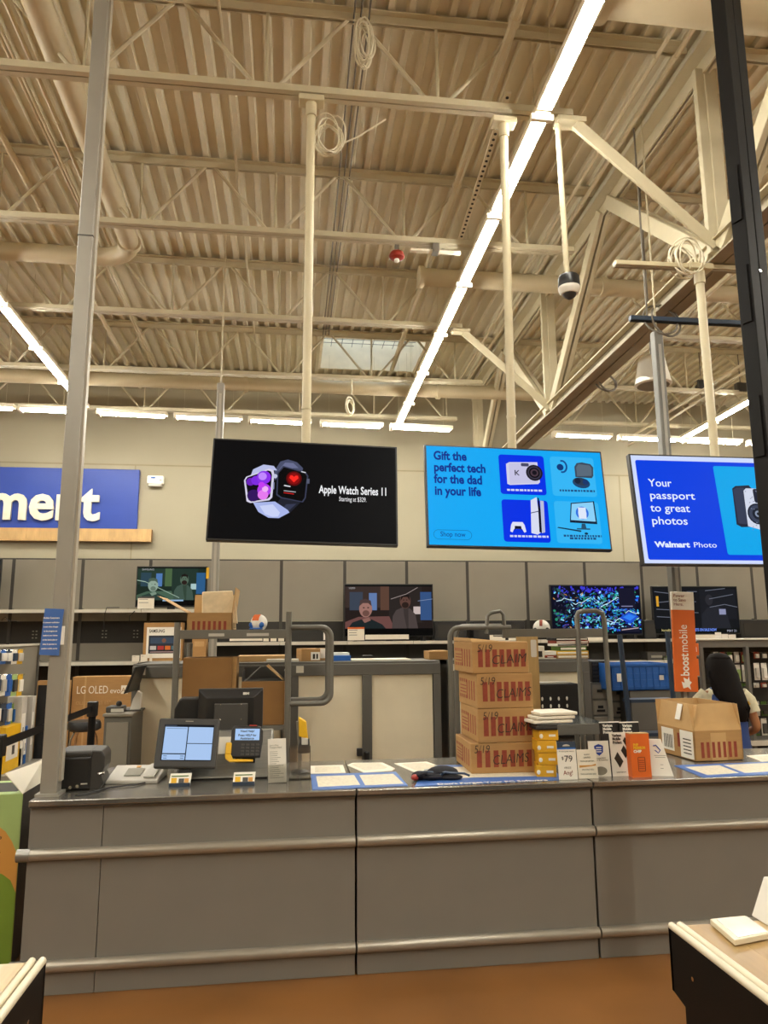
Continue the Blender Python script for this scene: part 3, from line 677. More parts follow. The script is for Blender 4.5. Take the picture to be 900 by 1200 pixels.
# ================================================================ TELEVISION WALL
FYP = 10.5                              # plane of the upper panels
FYS = 10.0                              # front edge of the shelves
ZT = 2.62
seams = [.7777 + .915 * i for i in range(-6, 9)]
BAY = ['at the far left edge of the photo', 'left of the counter post', 'just behind the counter post', 'behind the leftmost lit television', 'behind the open striped carton',
       'left of the televison with two seated men', 'behind the television with two seated men', 'right of the television with two seated men', 'above the box stack, left half', 'above the box stack, right half',
       'left of the colourful television', 'behind the colourful television', 'left of the dark television', 'behind the dark television', 'at the far right edge of the photo']
zl1, zl2, zr1 = P(80, 714.5, FYS).z, P(80, 776, FYS).z, P(450, 751.5, FYS).z
for i, x0 in enumerate(seams):
    x1 = x0 + .915; left = x0 < -1.2
    t = thing('display_bay', 'grey shelving bay of the television wall ' + BAY[i].replace('televison', 'television'), 'shelving', (x0, FYP, 0), group='bays of the television wall')
    zs = zl1 if left else zr1
    zp = zs + .03 if left else P(450, 727, FYP).z
    MB().box(.02, .895, 0, .025, zp, ZT).build('panel', 'panel_grey', t, smooth=False, bev=.004)
    MB().box(-.022, .022, .0, .07, 0, ZT + .015).build('upright', 'upright', t, smooth=False)
    MB().box(0, .915, .01, .05, ZT, ZT + .02).build('top_cap', 'upright', t, smooth=False)
    if not left: MB().box(.02, .895, .012, .05, zs - .05, zp - .01).build('backing_strip', 'recess_dark', t, smooth=False)
    sh = MB().box(.005, .91, FYS - FYP, .02, zs - .03, zs).build('shelf', 'shelf_grey', t, smooth=False)
    MB().box(.003, .912, FYS - FYP - .012, FYS - FYP, zs - .04, zs + .002).build('price_rail', 'shelf_edge', sh, smooth=False)
    if left:
        za = P(80, 754, FYP).z; zb = P(80, 728, FYP).z
        MB().box(.02, .895, .005, .03, zb, zs - .03).build('lower_panel', 'shelf_grey', t, smooth=False)
        o = MB().box(.02, .895, .015, .04, za, zb).build('socket_panel', 'recess_dark', t, smooth=False)
        for xx in (.3, .72):
            for q in range(6): MB().box(xx + (q % 2) * .045, xx + .022 + (q % 2) * .045, .012, .016, za + .07 + .045 * (q // 2), za + .085 + .045 * (q // 2)).build('socket_hole', 'grey_text', o, smooth=False)
        MB().box(.02, .895, .005, .03, zl2, za).build('lower_panel', 'panel_grey', t, smooth=False)
        sh = MB().box(.005, .91, FYS - FYP, .02, zl2 - .03, zl2).build('shelf', 'shelf_grey', t, smooth=False)
        MB().box(.003, .912, FYS - FYP - .012, FYS - FYP, zl2 - .045, zl2 + .002).build('price_rail', 'shelf_edge', sh, smooth=False)
        MB().box(.02, .895, .02, .05, 0, zl2 - .03).build('kick_panel', 'recess_dark', t, smooth=False)
    else:
        zb = P(450, 776, FYP).z
        MB().box(.02, .895, .02, .05, zb, zs - .04).build('lower_panel', 'charcoal', t, smooth=False)
        sh = MB().box(.005, .91, FYS - FYP, .02, zb - .03, zb).build('shelf', 'shelf_grey', t, smooth=False)
        MB().box(.003, .912, FYS - FYP - .012, FYS - FYP, zb - .045, zb + .002).build('price_rail', 'shelf_edge', sh, smooth=False)
        MB().box(.02, .895, .02, .05, 0, zb - .03).build('kick_panel', 'recess_dark', t, smooth=False)
# black sound bars and cable boxes standing under the right hand televisions
for (a, c), lb in (((508, 545), 'right of the seated men television'), ((553, 612), 'left of the colourful television'), ((752, 765), 'between the two right televisions'), ((864, 905), 'right of the dark television')):
    p0, p1 = P(a, 749, 10.2), P(c, 728, 10.2)
    t = thing('soundbar_box', 'low black box on the shelf ' + lb, 'box', ((p0.x + p1.x) / 2, 10.2, zr1)); hw = abs(p1.x - p0.x) / 2
    MB().box(-hw, hw, -.1, .15, 0, .27).build('box_body', 'black_plastic', t, smooth=False, bev=.01)
    MB().box(-hw * .8, hw * .8, -.104, -.1, .04, .22).build('front_grille', 'recess_dark', t, smooth=False)

def shelf_tv(label, x0p, x1p, ytop, ybot, zs, body='black_plastic'):
    Y = 10.12
    a, c = P(x0p, ybot, Y), P(x1p, ytop, Y); w_ = c.x - a.x; h = c.z - a.z
    t = thing('television', label, 'television', ((a.x + c.x) / 2, Y, zs))
    z0 = a.z - zs
    MB().box(-w_ / 2, w_ / 2, -.02, .02, z0, z0 + h).build('bezel', body, t, smooth=False, bev=.005)
    MB().box(-w_ * .25, w_ * .25, .02, .05, z0 + h * .1, z0 + h * .6).build('rear_housing', body, t, smooth=False, bev=.01)
    for s_ in (-1, 1): MB().box(s_ * w_ * .38 - .02, s_ * w_ * .38 + .02, -.12, .12, 0, max(.012, z0)).build('foot', body, t, smooth=False)
    MB().box(-.05, .05, -.01, .015, 0, z0 + .05).build('stand', body, t, smooth=False)
    s = MB().box(-w_ / 2 + .015, w_ / 2 - .015, -.023, -.018, z0 + .02, z0 + h - .015).build('display', glow('0c0f0e', 1), t, smooth=False)
    return t, s, Pic(-w_ / 2 + .015, z0 + .02, w_ - .03, h - .035, -.0235)
def two_men(pc, s, warm):
    A = (lambda a, b: a) if warm else (lambda a, b: b)
    pc.rect(0, .14, 1, .97, A('241c1a', '1c2a22'))
    pc.rect(0, .55, .42, .97, A('3a2e2a', '26382e')).rect(.05, .5, .2, .86, A('3a4250', '2c4450')).rect(.27, .5, .36, .84, A('5f79a8', '4f78b0')).rect(.40, .5, .50, .97, A('5a4034', '4a6442')).rect(.5, .25, .88, .97, A('2a2422', '22342c'))
    pc.rect(.86, .3, .99, .86, A('33507e', '2c5a86')).rect(.78, .42, .86, .57, A('c4b4b0', 'a8c4c4')).poly([(0, .27), (.15, .37), (.5, .38), (.56, .14), (0, .14)], A('6a4642', '46604e'))
    # seated man
    pc.poly([(.03, .14), (.08, .26), (.18, .32), (.3, .32), (.42, .22), (.46, .14)], A('1c2426', '2c4038')).poly([(.19, .32), (.22, .25), (.29, .3), (.27, .36)], A('8a6258', '7a907e')).el(.232, .53, .13, A('9a7066', '8ea292'), ry=.17).poly([(.16, .58), (.17, .70), (.23, .725), (.29, .69), (.30, .58), (.26, .64), (.2, .64)], A('4a3a38', '4a5e50')).el(.235, .44, .07, A('6a4a42', '66786a'), ry=.06)
    pc.line(.2, .55, .22, .55, .02, '201818').line(.25, .55, .27, .55, .02, '201818')
    # man in shirt
    pc.poly([(.53, .14), (.54, .38), (.58, .50), (.66, .56), (.74, .53), (.80, .42), (.83, .14)], A('4a403e', '40544a')).poly([(.66, .56), (.67, .40), (.70, .14), (.72, .14), (.72, .54)], A('3a3230', '324438')).el(.685, .68, .11, A('5c4038', '546858'), ry=.15).poly([(.63, .68), (.64, .80), (.685, .835), (.73, .80), (.74, .68), (.71, .76), (.66, .76)], '1c1614').el(.685, .60, .07, '2a1e1a', ry=.06)
    pc.line(.66, .70, .675, .70, .015, '120c0a').line(.695, .70, .71, .70, .015, '120c0a')
    pc.rect(0, 0, 1, .14, '050505')
t, s, pc = shelf_tv('television at the left edge of the photo, only its edge in view', -98, 3, 655, 704, zl1)
pc.rect(0, .1, 1, .97, '1c2a30').poly([(.7, .1), (.8, .5), (1, .8), (1, .1)], '3c5a68').line(.6, .2, 1, .7, .03, '8fb0bc').rect(.5, .6, .98, .64, '6f98a8'); pc.build('film_picture', s)
t, s, pc = shelf_tv('leftmost lit television, greenish picture of two seated men, yellow tag', 158.5, 243.5, 664, 711.5, zl1)
two_men(pc, s, False); pc.line(.0, .66, .12, .62, .02, '9fb8a8').line(.12, .62, .62, .2, .018, '8fa898').line(.38, .13, .68, .13, .04, '8fb0d0'); pc.build('film_picture', s)
text('SAMSUNG', .035, FY(pc.o[0] + .06 * pc.o[2], -.026, pc.o[1] + .92 * pc.o[3]), glow('b0b0b0', 1), s)
MB().box(.455, .49, -.028, -.021, .42, .57).build('yellow_tag', 'yellow', t, smooth=False)
t, s, pc = shelf_tv('television showing two men on a sofa in warm light', 403, 507, 684.5, 747, zr1)
two_men(pc, s, True); pc.line(.52, .72, .7, .82, .012, '9a8c88').line(.7, .82, .83, .95, .012, '9a8c88').line(.83, .68, 1, .72, .01, '8090b0'); pc.build('film_picture', s)
text('TICKETS ON SALE NOW', .055, FY(pc.o[0] + .39 * pc.o[2], -.027, pc.o[1] + .065 * pc.o[3]), glow('f0f0f0', 1), s, fit=.31 * pc.o[2], bold=.002)
text('MAY 21', .05, FY(pc.o[0] + .83 * pc.o[2], -.027, pc.o[1] + .04 * pc.o[3]), glow('f0e0c0', 1), s, fit=.12 * pc.o[2], bold=.002)
text('VIZIO', .035, FY(pc.o[0] + .04 * pc.o[2], -.026, pc.o[1] + .92 * pc.o[3]), glow('b0b0b0', 1), s)
t, s, pc = shelf_tv('television with a vivid blue swirling picture', 646, 749, 685.5, 745, zr1)
pc.rect(0, 0, 1, 1, '0a0c1e')
rnd = random.Random(3); pc.step = .00004
cols = ['2838b8', '1c50d0', '2d7ff0', '3ab4f4', '7adcf4', '28b09a', '2a8a6a', 'c08a50', '6a4a9a', '30306e', 'a0d8f8', '1a2a7a', '4a3a70']
for k in range(950):
    u = rnd.random(); v = rnd.random()
    m_ = rnd.choice(cols[:7] + cols[9:]) if u > .35 else rnd.choice(cols)
    if v > .9: m_ = '3a3ad0'
    if u < .28 and rnd.random() < .6: m_ = rnd.choice(['15172a', '1e2038', '3a3450', '2a5a5a'])
    if rnd.random() < .45: pc.el(u * .96 + .02, v * .94 + .03, rnd.uniform(.01, .045), m_, ry=rnd.uniform(.01, .035), n=7, rot=rnd.random() * 3)
    else:
        a = rnd.random() * 6.3; l = rnd.uniform(.02, .06); u = u * .86 + .07; v = v * .86 + .07
        pc.line(u, v, u + l * math.cos(a), v + l * math.sin(a), rnd.uniform(.006, .02), m_)
for k in range(5):
    u, v = rnd.uniform(.02, .9), rnd.uniform(.1, .7)
    for q in range(6):
        u2, v2 = u + rnd.uniform(.02, .05), v + rnd.uniform(-.05, .06); v2 = max(.06, min(.94, v2)); u2 = min(u2, .96)
        if u2 > u + .005: pc.line(u, v, u2, v2, .014, 'c8e4f8')
        u, v = u2, v2
pc.rect(.745, .52, .93, .95, '14142a').poly([(.74, .33), (.85, .45), (.96, .36), (.86, .2)], '1c4ed0').poly([(.78, .34), (.85, .41), (.93, .36), (.86, .27)], '2f80f0').rect(.77, .56, .9, .58, '8080a8').rect(.745, .04, .96, .14, '1a1a2c').line(.76, .08, .95, .12, .02, 'b8a0a8')
pc.build('swirl_picture', s)
text('QLED TV', .07, FY(pc.o[0] + .775 * pc.o[2], -.055, pc.o[1] + .78 * pc.o[3]), glow('e0e0f0', 1), s, fit=.13 * pc.o[2])
t, s, pc = shelf_tv('dark television with ceiling light reflections drawn on it, behind the orange sign', 766, 862.5, 687, 744, zr1)
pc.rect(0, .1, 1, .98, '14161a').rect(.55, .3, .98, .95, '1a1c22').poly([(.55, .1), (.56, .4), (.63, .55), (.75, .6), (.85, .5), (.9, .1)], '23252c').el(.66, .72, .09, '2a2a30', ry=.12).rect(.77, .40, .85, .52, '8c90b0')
for u0, v0, u1, v1 in ((.02, .9, .2, .86), (.03, .66, .25, .7), (.03, .52, .24, .5), (.03, .36, .22, .34), (.62, .92, .86, .97), (.66, .74, .95, .84), (.66, .56, .84, .62), (.84, .62, .99, .56), (.4, .9, .52, .9), (.42, .68, .5, .68), (.42, .45, .52, .44)): pc.line(u0, v0, u1, v1, .014, '6a6e7c')  # ceiling light reflections drawn as grey glowing lines over the film picture
pc.build('film_picture', s)
text('TICKETS ON SALE NOW', .055, FY(pc.o[0] + .40 * pc.o[2], -.036, pc.o[1] + .045 * pc.o[3]), glow('6a8ae8', 1), s, fit=.32 * pc.o[2], bold=.002)
text('MAY 21', .045, FY(pc.o[0] + .84 * pc.o[2], -.036, pc.o[1] + .025 * pc.o[3]), glow('b0b0c0', 1), s, fit=.11 * pc.o[2])
text('Incredibly', .05, FY(pc.o[0] + .07 * pc.o[2], -.036, pc.o[1] + .045 * pc.o[3]), glow('d0c080', 1), s, fit=.13 * pc.o[2])
MB().box(-.62, -.585, -.028, -.021, .47, .62).build('yellow_tag', 'yellow', t, smooth=False)

# price cards on the shelves
def card(label, x0, y0, x1, y1, Y, m='card_white', lines=2, qr=False, head=None):
    a, c = P(x0, y1, Y), P(x1, y0, Y); hw = (c.x - a.x) / 2; h = c.z - a.z
    t = thing('price_card', label, 'price card', ((a.x + c.x) / 2, Y, a.z), group='price cards on the television wall')
    o = MB().box(-hw, hw, -.002, .002, 0, h).build('card', m, t, smooth=False)
    MB().box(-hw, hw, .0, .05, 0, .004).build('card_foot', m, t, smooth=False)
    if lines:
        b = MB()
        for k in range(lines):
            z = h * (.8 - .55 * k / max(1, lines)); b.box(-hw * .85, hw * random.uniform(-.1, .3), -.0028, -.002, z - h * .05, z)
        q = b.build('print_line', 'grey_text', o, smooth=False); q['kind'] = 'stuff'
    if head: MB().box(-hw, hw, -.003, -.002, h * .86, h).build('header', head, o, smooth=False)
for a in (('price card below the leftmost lit television', 161, 699, 181, 713.5, 9.98, 'paper', 2, False, 'charcoal'),
          ('long price strip left of the cart loop handle', 269, 745.5, 307.5, 751.2, 9.98, 'paper', 0), ('first small square card after the long strip', 308.5, 745.5, 315, 751.5, 9.98, 'paper', 0),
          ('second small square card after the long strip', 317, 745.5, 324, 751.5, 9.98, 'paper', 0), ('third small square card after the long strip', 326, 745, 333, 751.5, 9.98, 'paper', 0),
          ('orange topped price card under the seated men television', 407.5, 735, 427, 750.5, 9.98, 'paper', 3, False, 'orange'), ('long price strip under the seated men television', 428, 743.5, 479, 749.5, 9.98, 'paper', 0),
          ('narrow white card inside the cart loop handle', 379, 741, 382, 750, 9.98, 'card_white', 0),
          ('first price strip above the brown box stack', 574, 744, 592, 750.5, 9.98, 'paper', 0), ('second price strip right of the brown box stack', 596, 745, 622, 750.5, 9.98, 'paper', 0),
          ('left price strip below the blue swirl television', 649, 744, 665, 750.5, 9.98, 'paper', 0), ('right price strip below the blue swirl television', 670, 744.5, 709, 751, 9.98, 'paper', 0),
          ('long price strip below the dark television', 811, 743.5, 838, 749.5, 9.98, 'paper', 0), ('tilted white card at the right end of the strip', 838.5, 741, 845, 750, 9.98, 'card_white', 0), ('second white card at the right end of the strip', 846, 743, 853, 750, 9.98, 'card_white', 0), ('last white card before the black box', 854, 743.5, 862, 750, 9.98, 'card_white', 0),
          ('first little card before the boxed television', 154.5, 768, 163.5, 775.5, 9.985, 'paper', 1), ('second little card before the boxed television', 164.5, 767, 173, 775.5, 9.985, 'paper', 1), ('narrow third card before the boxed television', 175, 767, 178.5, 775.5, 9.985, 'paper', 0)):
    card(*a)
# cables dangling below the left shelves
for i, (pts, lb) in enumerate((([(140, 712), (125, 712), (122, 722), (122, 737)], 'left of the first lit television'), ([(158, 716), (152, 722), (152, 728)], 'under the first lit television'), ([(2, 727), (6, 723), (11, 728), (20, 728)], 'at the left edge'))):
    q = [P(x, y, 9.984) for x, y in pts]; o = q[0]
    tag(MB().tube([p - o for p in q], .006, 5).build('power_cable', 'black_plastic'), 'thin black cable drooping over the shelf edge ' + lb, 'cable').location = o
# boxed televisions on and under the lower shelf
def carton(name, label, cat, x0, x1, y0, y1, z0, z1, m='cardboard', rz=0):
    t = thing(name, label, cat, ((x0 + x1) / 2, (y0 + y1) / 2, z0), (0, 0, rz)); hx, hy, h = (x1 - x0) / 2, (y1 - y0) / 2, z1 - z0
    MB().box(-hx, hx, -hy, hy, 0, h).build('carton_body', m, t, smooth=False, bev=.004)
    return t, hx, hy, h
a, c = P(167, 771, 10.02), P(214.5, 729.5, 10.02)
t, hx, hy, h = carton('television_carton', 'boxed television with a white printed front on the lower shelf', 'box', a.x, c.x, 10.02, 10.2, zl2, c.z)
o = MB().box(-hx + .04, hx - .02, -hy - .002, -hy, .04, h - .06).build('printed_front', 'card_white', t, smooth=False)
text('SAMSUNG', .06, FY(-hx + .07, -hy - .003, h - .13), 'ink', o, bold=.001, fit=.2)
pc = Pic(-hx + .07, .1, 2 * hx - .11, h - .27, -hy - .0025)
pc.rect(0, 0, 1, 1, pm('1b2230')).rect(.05, .55, .95, .9, pm('2f4560')).el(.5, .72, .12, pm('7a5240')).rect(.05, .2, .25, .42, pm('c8c8c8')).rect(.3, .2, .5, .42, pm('b03030')).rect(.54, .2, .72, .42, pm('d07020')).rect(.75, .2, .92, .42, pm('507080')).rect(.05, .06, .9, .1, pm('c0a0a0'))
pc.build('screen_print', o)
a, c = P(224.5, 772, 10.02), P(242, 744, 10.02)
t, hx, hy, h = carton('shipping_carton', 'plain brown carton standing beside the boxed television', 'box', a.x, c.x, 10.02, 10.25, zl2, c.z, 'cardboard')
o = MB().box(-hx * .7, hx * .7, -hy - .002, -hy, h * .55, h * .75).build('label', 'cardboard_in', t, smooth=False)
a, c = P(84, 840, 9.4), P(153, 792, 9.4)
t, hx, hy, h = carton('television_carton', 'large brown television carton lettered in white behind the stool', 'box', a.x, c.x + .25, 9.35, 9.55, 0, c.z)
text('LG OLED', .13, FY(-hx + .05, -hy - .003, h - .2), 'paper', t, fit=.36, ext=.001); text('evo', .09, FY(-hx + .44, -hy - .003, h - .2), 'paper', t, fit=.12, ext=.001)
MB().box(-hx + .57, -hx + .65, -hy - .002, -hy, h - .21, h - .11).build('badge', 'paper', t, smooth=False); text('AI', .08, FY(-hx + .575, -hy - .004, h - .19), 'cardboard', t, fit=.06, ext=.001)
text('OLED evo C5 65"', .06, FY(-hx + .05, -hy - .003, h - .33), 'cardboard_in', t, fit=.4, ext=.001)
b = MB()
for k, (xx, w_) in enumerate(((0.05, .2), (.05, .16), (.45, .22), (.45, .15))): b.box(-hx + xx, -hx + xx + w_, -hy - .002, -hy, h - .43 - .08 * (k % 2), h - .415 - .08 * (k % 2))
b.build('print_line', 'cardboard_in', t, smooth=False)['kind'] = 'stuff'
MB().box(-hx + .14, -hx + .16, -hy - .0015, -hy, .1, h).build('strap', 'cardboard_in', t, smooth=False)
a, c = P(73, 850, 9.3), P(83, 797, 9.3)
t, hx, hy, h = carton('television_carton', 'black fronted television carton beside the lettered brown one', 'box', a.x - .3, c.x, 9.25, 9.34, 0, c.z, 'cardboard')
MB().box(-hx + .01, hx - .03, -hy - .002, -hy, .03, h - .05).build('printed_front', 'black_plastic', t, smooth=False)
text('70"', .11, FY(hx - .2, -hy - .004, h - .17), 'paper', t, fit=.14)
MB().lathe([(.035, 0), (.035, .003)], 16, (0, 0, 0)).build('sticker', 'red_print', t).matrix_local = Matrix.Translation((hx - .09, -hy - .003, h - .78)) @ Matrix.Rotation(PI / 2, 4, 'X')
# ================================================================ BEHIND THE COUNTER
CB = 6.0
def cabinet(label, x0, lockpx=None):
    W = 1.225; H = 1.362
    t = thing('security_cabinet', label, 'cabinet', (x0, CB, 0), group='security cabinets behind the counter')
    MB().box(0, W, .04, .52, 0, .08).box(0, .05, .03, .5, .08, H).box(W - .05, W, .03, .5, .08, H).box(.05, W - .05, .46, .5, .08, H).box(.0, W, .0, .52, H - .04, H).build('cabinet_body', 'frame_grey', t, smooth=False, bev=.004)
    f = MB().box(0, .06, -.02, .03, .05, H - .11).box(W - .06, W, -.02, .03, .05, H - .11).box(0, W, -.02, .03, H - .11, H - .02).box(0, W, -.02, .03, 0, .09).build('frame', 'frame_grey', t, smooth=False, bev=.004)
    for i in range(2):
        d = MB().box(.06 + i * .555, .585 + i * .575, .0, .015, .09, H - .11).build('sliding_door', 'door_cream', t, smooth=False, bev=.003)
    MB().box(.575, .655, -.025, .02, .09, H - .11).build('centre_stile', 'frame_grey', t, smooth=False, bev=.004)
    MB().box(.53, .575, -.03, .0, .62, .68).build('lock', 'dark_plastic', t, smooth=False, bev=.006)
    MB().box(.585, .63, -.06, -.025, .50, .66).build('handle', 'black_plastic', t, smooth=False, bev=.012)
    MB().box(.04, .1, -.022, -.02, H - .085, H - .03).build('sticker', 'paper', f, smooth=False)
    return t
cabinet('cream door security cabinet behind the till screens', P(155, 800, CB).x)
cabinet('cream door security cabinet in the middle, black lock in view', P(341, 800, CB).x)
cabinet('cream door security cabinet behind the brown box stack', P(525, 800, CB).x)
CT = 1.362
def small(name, label, cat, x0, x1, ytop, ybot, Y, dep, m, zb=None, rz=0, bev=.004, part='box_body'):
    a, c = P(x0, ybot, Y), P(x1, ytop, Y); zb = a.z if zb is None else zb
    t = thing(name, label, cat, ((a.x + c.x) / 2, Y + dep / 2, zb), (0, 0, rz)); hx = (c.x - a.x) / 2; h = max(.01, c.z - zb)
    MB().box(-hx, hx, -dep / 2, dep / 2, 0, h).build(part, m, t, smooth=False, bev=bev)
    return t, hx, dep / 2, h
t, hx, hy, h = small('small_carton', 'small brown carton with a white code label on the middle cabinet', 'box', 350, 373, 760, 777, 6.1, .2, 'cardboard', CT, .2)
MB().box(.0, .075, -hy - .002, -hy, .01, .075).build('label', 'card_white', t, smooth=False); MB().box(.015, .035, -hy - .003, -hy - .002, .02, .06).box(.045, .06, -hy - .003, -hy - .002, .02, .06).build('printed_code', 'ink', t, smooth=False)['kind'] = 'stuff'
t, hx, hy, h = small('small_carton', 'second small brown carton behind the cart loop handle', 'box', 373, 385, 760, 777, 6.25, .2, 'cardboard_in', CT, -.1)
MB().box(-.03, .04, -hy - .002, -hy, .02, .1).build('label', 'card_white', t, smooth=False)
t, hx, hy, h = small('blue_folder', 'flat blue folder lying on the middle cabinet', 'folder', 387, 411, 768, 776, 6.1, .3, 'crate_blue', CT)
MB().box(-hx * .8, hx * .9, -.12, .1, h, h + .02).build('paper_stack', 'card_white', t, smooth=False)
t, hx, hy, h = small('paper_stack', 'flat stack of white papers on the middle cabinet', 'papers', 412, 482, 773, 776, 6.1, .3, 'paper', CT, part='sheet_stack')
t, hx, hy, h = small('tape_dispenser', 'small black gadget lying on the middle cabinet papers', 'gadget', 426, 437, 771.5, 774, 6.2, .1, 'black_plastic', CT + .03, part='gadget_body')
t, hx, hy, h = small('small_carton', 'low brown carton at the right end of the middle cabinet', 'box', 503, 527, 763, 776, 6.15, .25, 'cardboard', CT)
MB().box(-hx * .6, hx * .9, -hy + .03, hy - .03, h - .001, h + .004).build('open_rim', 'cardboard_in', t, smooth=False)
# clutter on the left cabinet, behind the cart
t, hx, hy, h = small('flat_carton', 'long flattened carton lying on the left cabinet', 'box', 278, 340, 768, 776, 6.15, .25, 'cardboard_in', CT)
t2, hx, hy, h = small('paper_strip', 'white printed leaflet strip on the left cabinet', 'leaflet', 312, 350, 772, 777, 6.05, .06, 'paper', CT, part='leaflet_body')
# book stack on the right cabinet
bx = [(652, 690, 5, 'cardboard_in'), (652, 690, 5, 'yellow'), (656, 688, 6, 'green_dark'), (652, 690, 3.5, 'card_white'), (652, 691, 4, 'red_print'), (651, 690, 3.5, 'black_plastic'), (652, 689, 4, 'paper'), (652, 690, 3, 'orange_soft')]
z = CT; nmz = ['lowest, kraft', 'second up, yellow spine', 'third up, green spine', 'fourth up, white spine', 'fifth up, red spine', 'sixth up, black spine', 'seventh up, pale spine', 'topmost, amber spine']
for i, (a, c, hh, m_) in enumerate(bx):
    xa, xc = P(a, 770, 6.05).x, P(c, 770, 6.05).x; h = .0065 * hh
    t = thing('game_case', 'game case in the pile on the right cabinet, ' + nmz[i], 'case', ((xa + xc) / 2, 6.15, z), (0, 0, random.uniform(-.06, .06)), 'pile of game cases'); hx = (xc - xa) / 2
    MB().box(-hx, hx, -.1, .1, 0, h - .001).build('cover', m_, t, smooth=False, bev=.003); MB().box(-hx + .01, hx - .01, -.102, -.1, h * .25, h * .7).build('spine_print', 'paper' if m_ not in ('paper', 'card_white') else 'ink', t, smooth=False)
    z += h
for i, (a, c, yt, yb, m_, lb) in enumerate(((627, 638, 757, 776, 'paper', 'pink topped box with a black code left of the pile'), (638, 652, 768, 771, 'red_print', 'dark red case second in the low pile'), (638, 652, 771, 777, 'paper', 'white case lowest in the low pile'), (638, 652, 763, 768, 'card_white', 'white case topmost in the low pile'))):
    t, hx, hy, h = small('game_case', lb, 'case', a, c, yt, yb, 6.05, .16, m_, None if i != 0 else CT)
    MB().box(-hx * .5, hx * .5, -hy - .002, -hy, h * .15, h * .6).build('code_print', 'ink' if m_ == 'paper' else 'card_white', t, smooth=False)

# ---- stock carts
def arc(c, r, a0, a1, n=6, pl='xz'):
    return [V((c[0] + r * math.cos(a0 + (a1 - a0) * i / n), c[1], c[2] + r * math.sin(a0 + (a1 - a0) * i / n))) for i in range(n + 1)]
Y = 5.25
xl, xr = P(207, 760, Y).x, P(338, 760, Y).x
t = thing('stock_cart', 'grey tube stock cart loaded with brown cartons on the left', 'cart', ((xl + xr) / 2, Y, 0)); o = V(((xl + xr) / 2, Y, 0))
hw = (xr - xl) / 2; zt = P(270, 738, Y).z; zt2 = P(338, 717, Y).z
for sx, ztop in ((-1, P(207, 716, Y).z - .08), (1, zt2)):
    MB().tube([(sx * hw, 0, .12), (sx * hw, 0, ztop)], .022, 10).build('upright', 'tube_grey', t)
    MB().tube([(sx * hw * .98, .62, .12), (sx * hw * .98, .62, zt - .1)], .022, 10).build('upright', 'tube_grey', t)
MB().box(-hw, hw, -.012, .012, P(270, 748.5, Y).z, zt).build('top_bar', 'tube_grey', t, smooth=False, bev=.003)
for (u0, u1, v) in ((.28, .42, .5), (.62, .82, .45)): MB().box(-hw + 2 * hw * u0, -hw + 2 * hw * u1, -.0135, -.012, zt - .045, zt - .025).build('sticker_scrap', 'phone_grey', t, smooth=False)
MB().box(-hw, hw, .012, .62, zt - .05, zt - .035).build('top_shelf', 'tube_grey', t, smooth=False)
MB().box(-hw, hw, .0, .62, .1, .15).build('deck', 'tube_grey', t, smooth=False)
zd = P(250, 852, Y).z; MB().box(-hw, hw, .0, .62, zd - .03, zd).build('lower_shelf', 'tube_grey', t, smooth=False)
for k, (yy, dx) in enumerate(((0, 0), (.3, -.01))):
    x1_ = P(388, 780, Y).x - o.x + dx; za, zb_ = P(380, 735, Y).z + (.0 if k == 0 else .0), P(380, 824, Y).z; r = .07
    pts = [V((hw, yy, za))] + arc((x1_ - r, yy, za - r), r, PI / 2, 0) + arc((x1_ - r, yy, zb_ + r), r, 0, -PI / 2) + [V((hw, yy, zb_))]
    MB().tube(pts, .019, 10).build('loop_handle', 'tube_grey', t)
for sx in (-1, 1):
    for sy in (.06, .56): MB().tube([(sx * hw * .9 - .015, sy, .06), (sx * hw * .9 + .015, sy, .06)], .06, 16).build('caster', 'black_plastic', t)
zb_ = zt - .035
# open striped carton on its top shelf
def stripes(b, x0, x1, y, z0, z1, n, w_):
    for i in range(n):
        x = x0 + (x1 - x0) * (i + .5) / n; b.box(x - w_ / 2, x + w_ / 2, y - .0012, y, z0, z1)
    return b
def open_carton(label, x0, x1, y0, y1, z0, h, rz, flaps, m='cardboard', stripe=True):
    hx, hy = (x1 - x0) / 2, (y1 - y0) / 2
    t = thing('open_carton', label, 'box', ((x0 + x1) / 2, (y0 + y1) / 2, z0), (0, 0, rz)); q = .005
    MB().box(-hx, hx, -hy, hy, 0, q).box(-hx, hx, -hy, -hy + q, 0, h).box(-hx, hx, hy - q, hy, 0, h).box(-hx, -hx + q, -hy, hy, 0, h).box(hx - q, hx, -hy, hy, 0, h).build('carton_body', m, t, smooth=False)
    for side, L, ang in flaps:          # ang from the vertical, outwards
        s_, c_ = math.sin(ang) * L, math.cos(ang) * L
        if side == 'f': bot = [(-hx, -hy, h), (hx, -hy, h), (hx, -hy + q, h), (-hx, -hy + q, h)]; d = V((0, -s_, c_))
        if side == 'b': bot = [(-hx, hy - q, h), (hx, hy - q, h), (hx, hy, h), (-hx, hy, h)]; d = V((0, s_, c_))
        if side == 'l': bot = [(-hx, -hy, h), (-hx + q, -hy, h), (-hx + q, hy, h), (-hx, hy, h)]; d = V((-s_, 0, c_))
        if side == 'r': bot = [(hx - q, -hy, h), (hx, -hy, h), (hx, hy, h), (hx - q, hy, h)]; d = V((s_, 0, c_))
        MB().hexa(bot, [V(p) + d for p in bot]).build('flap', 'cardboard_in', t, smooth=False)
    if stripe:
        w_ = 2 * hx
        for i in range(7):
            xx = -hx + w_ * (.1 + .8 * (i + .5) / 7); MB().box(xx - w_ * .03, xx + w_ * .03, -hy - .0012, -hy, h * .1, h * .62).build('red_stripe', 'red_print', t, smooth=False)
    return t, hx, hy, h
x0, x1 = P(217.5, 740, Y).x, P(271.5, 740, Y).x
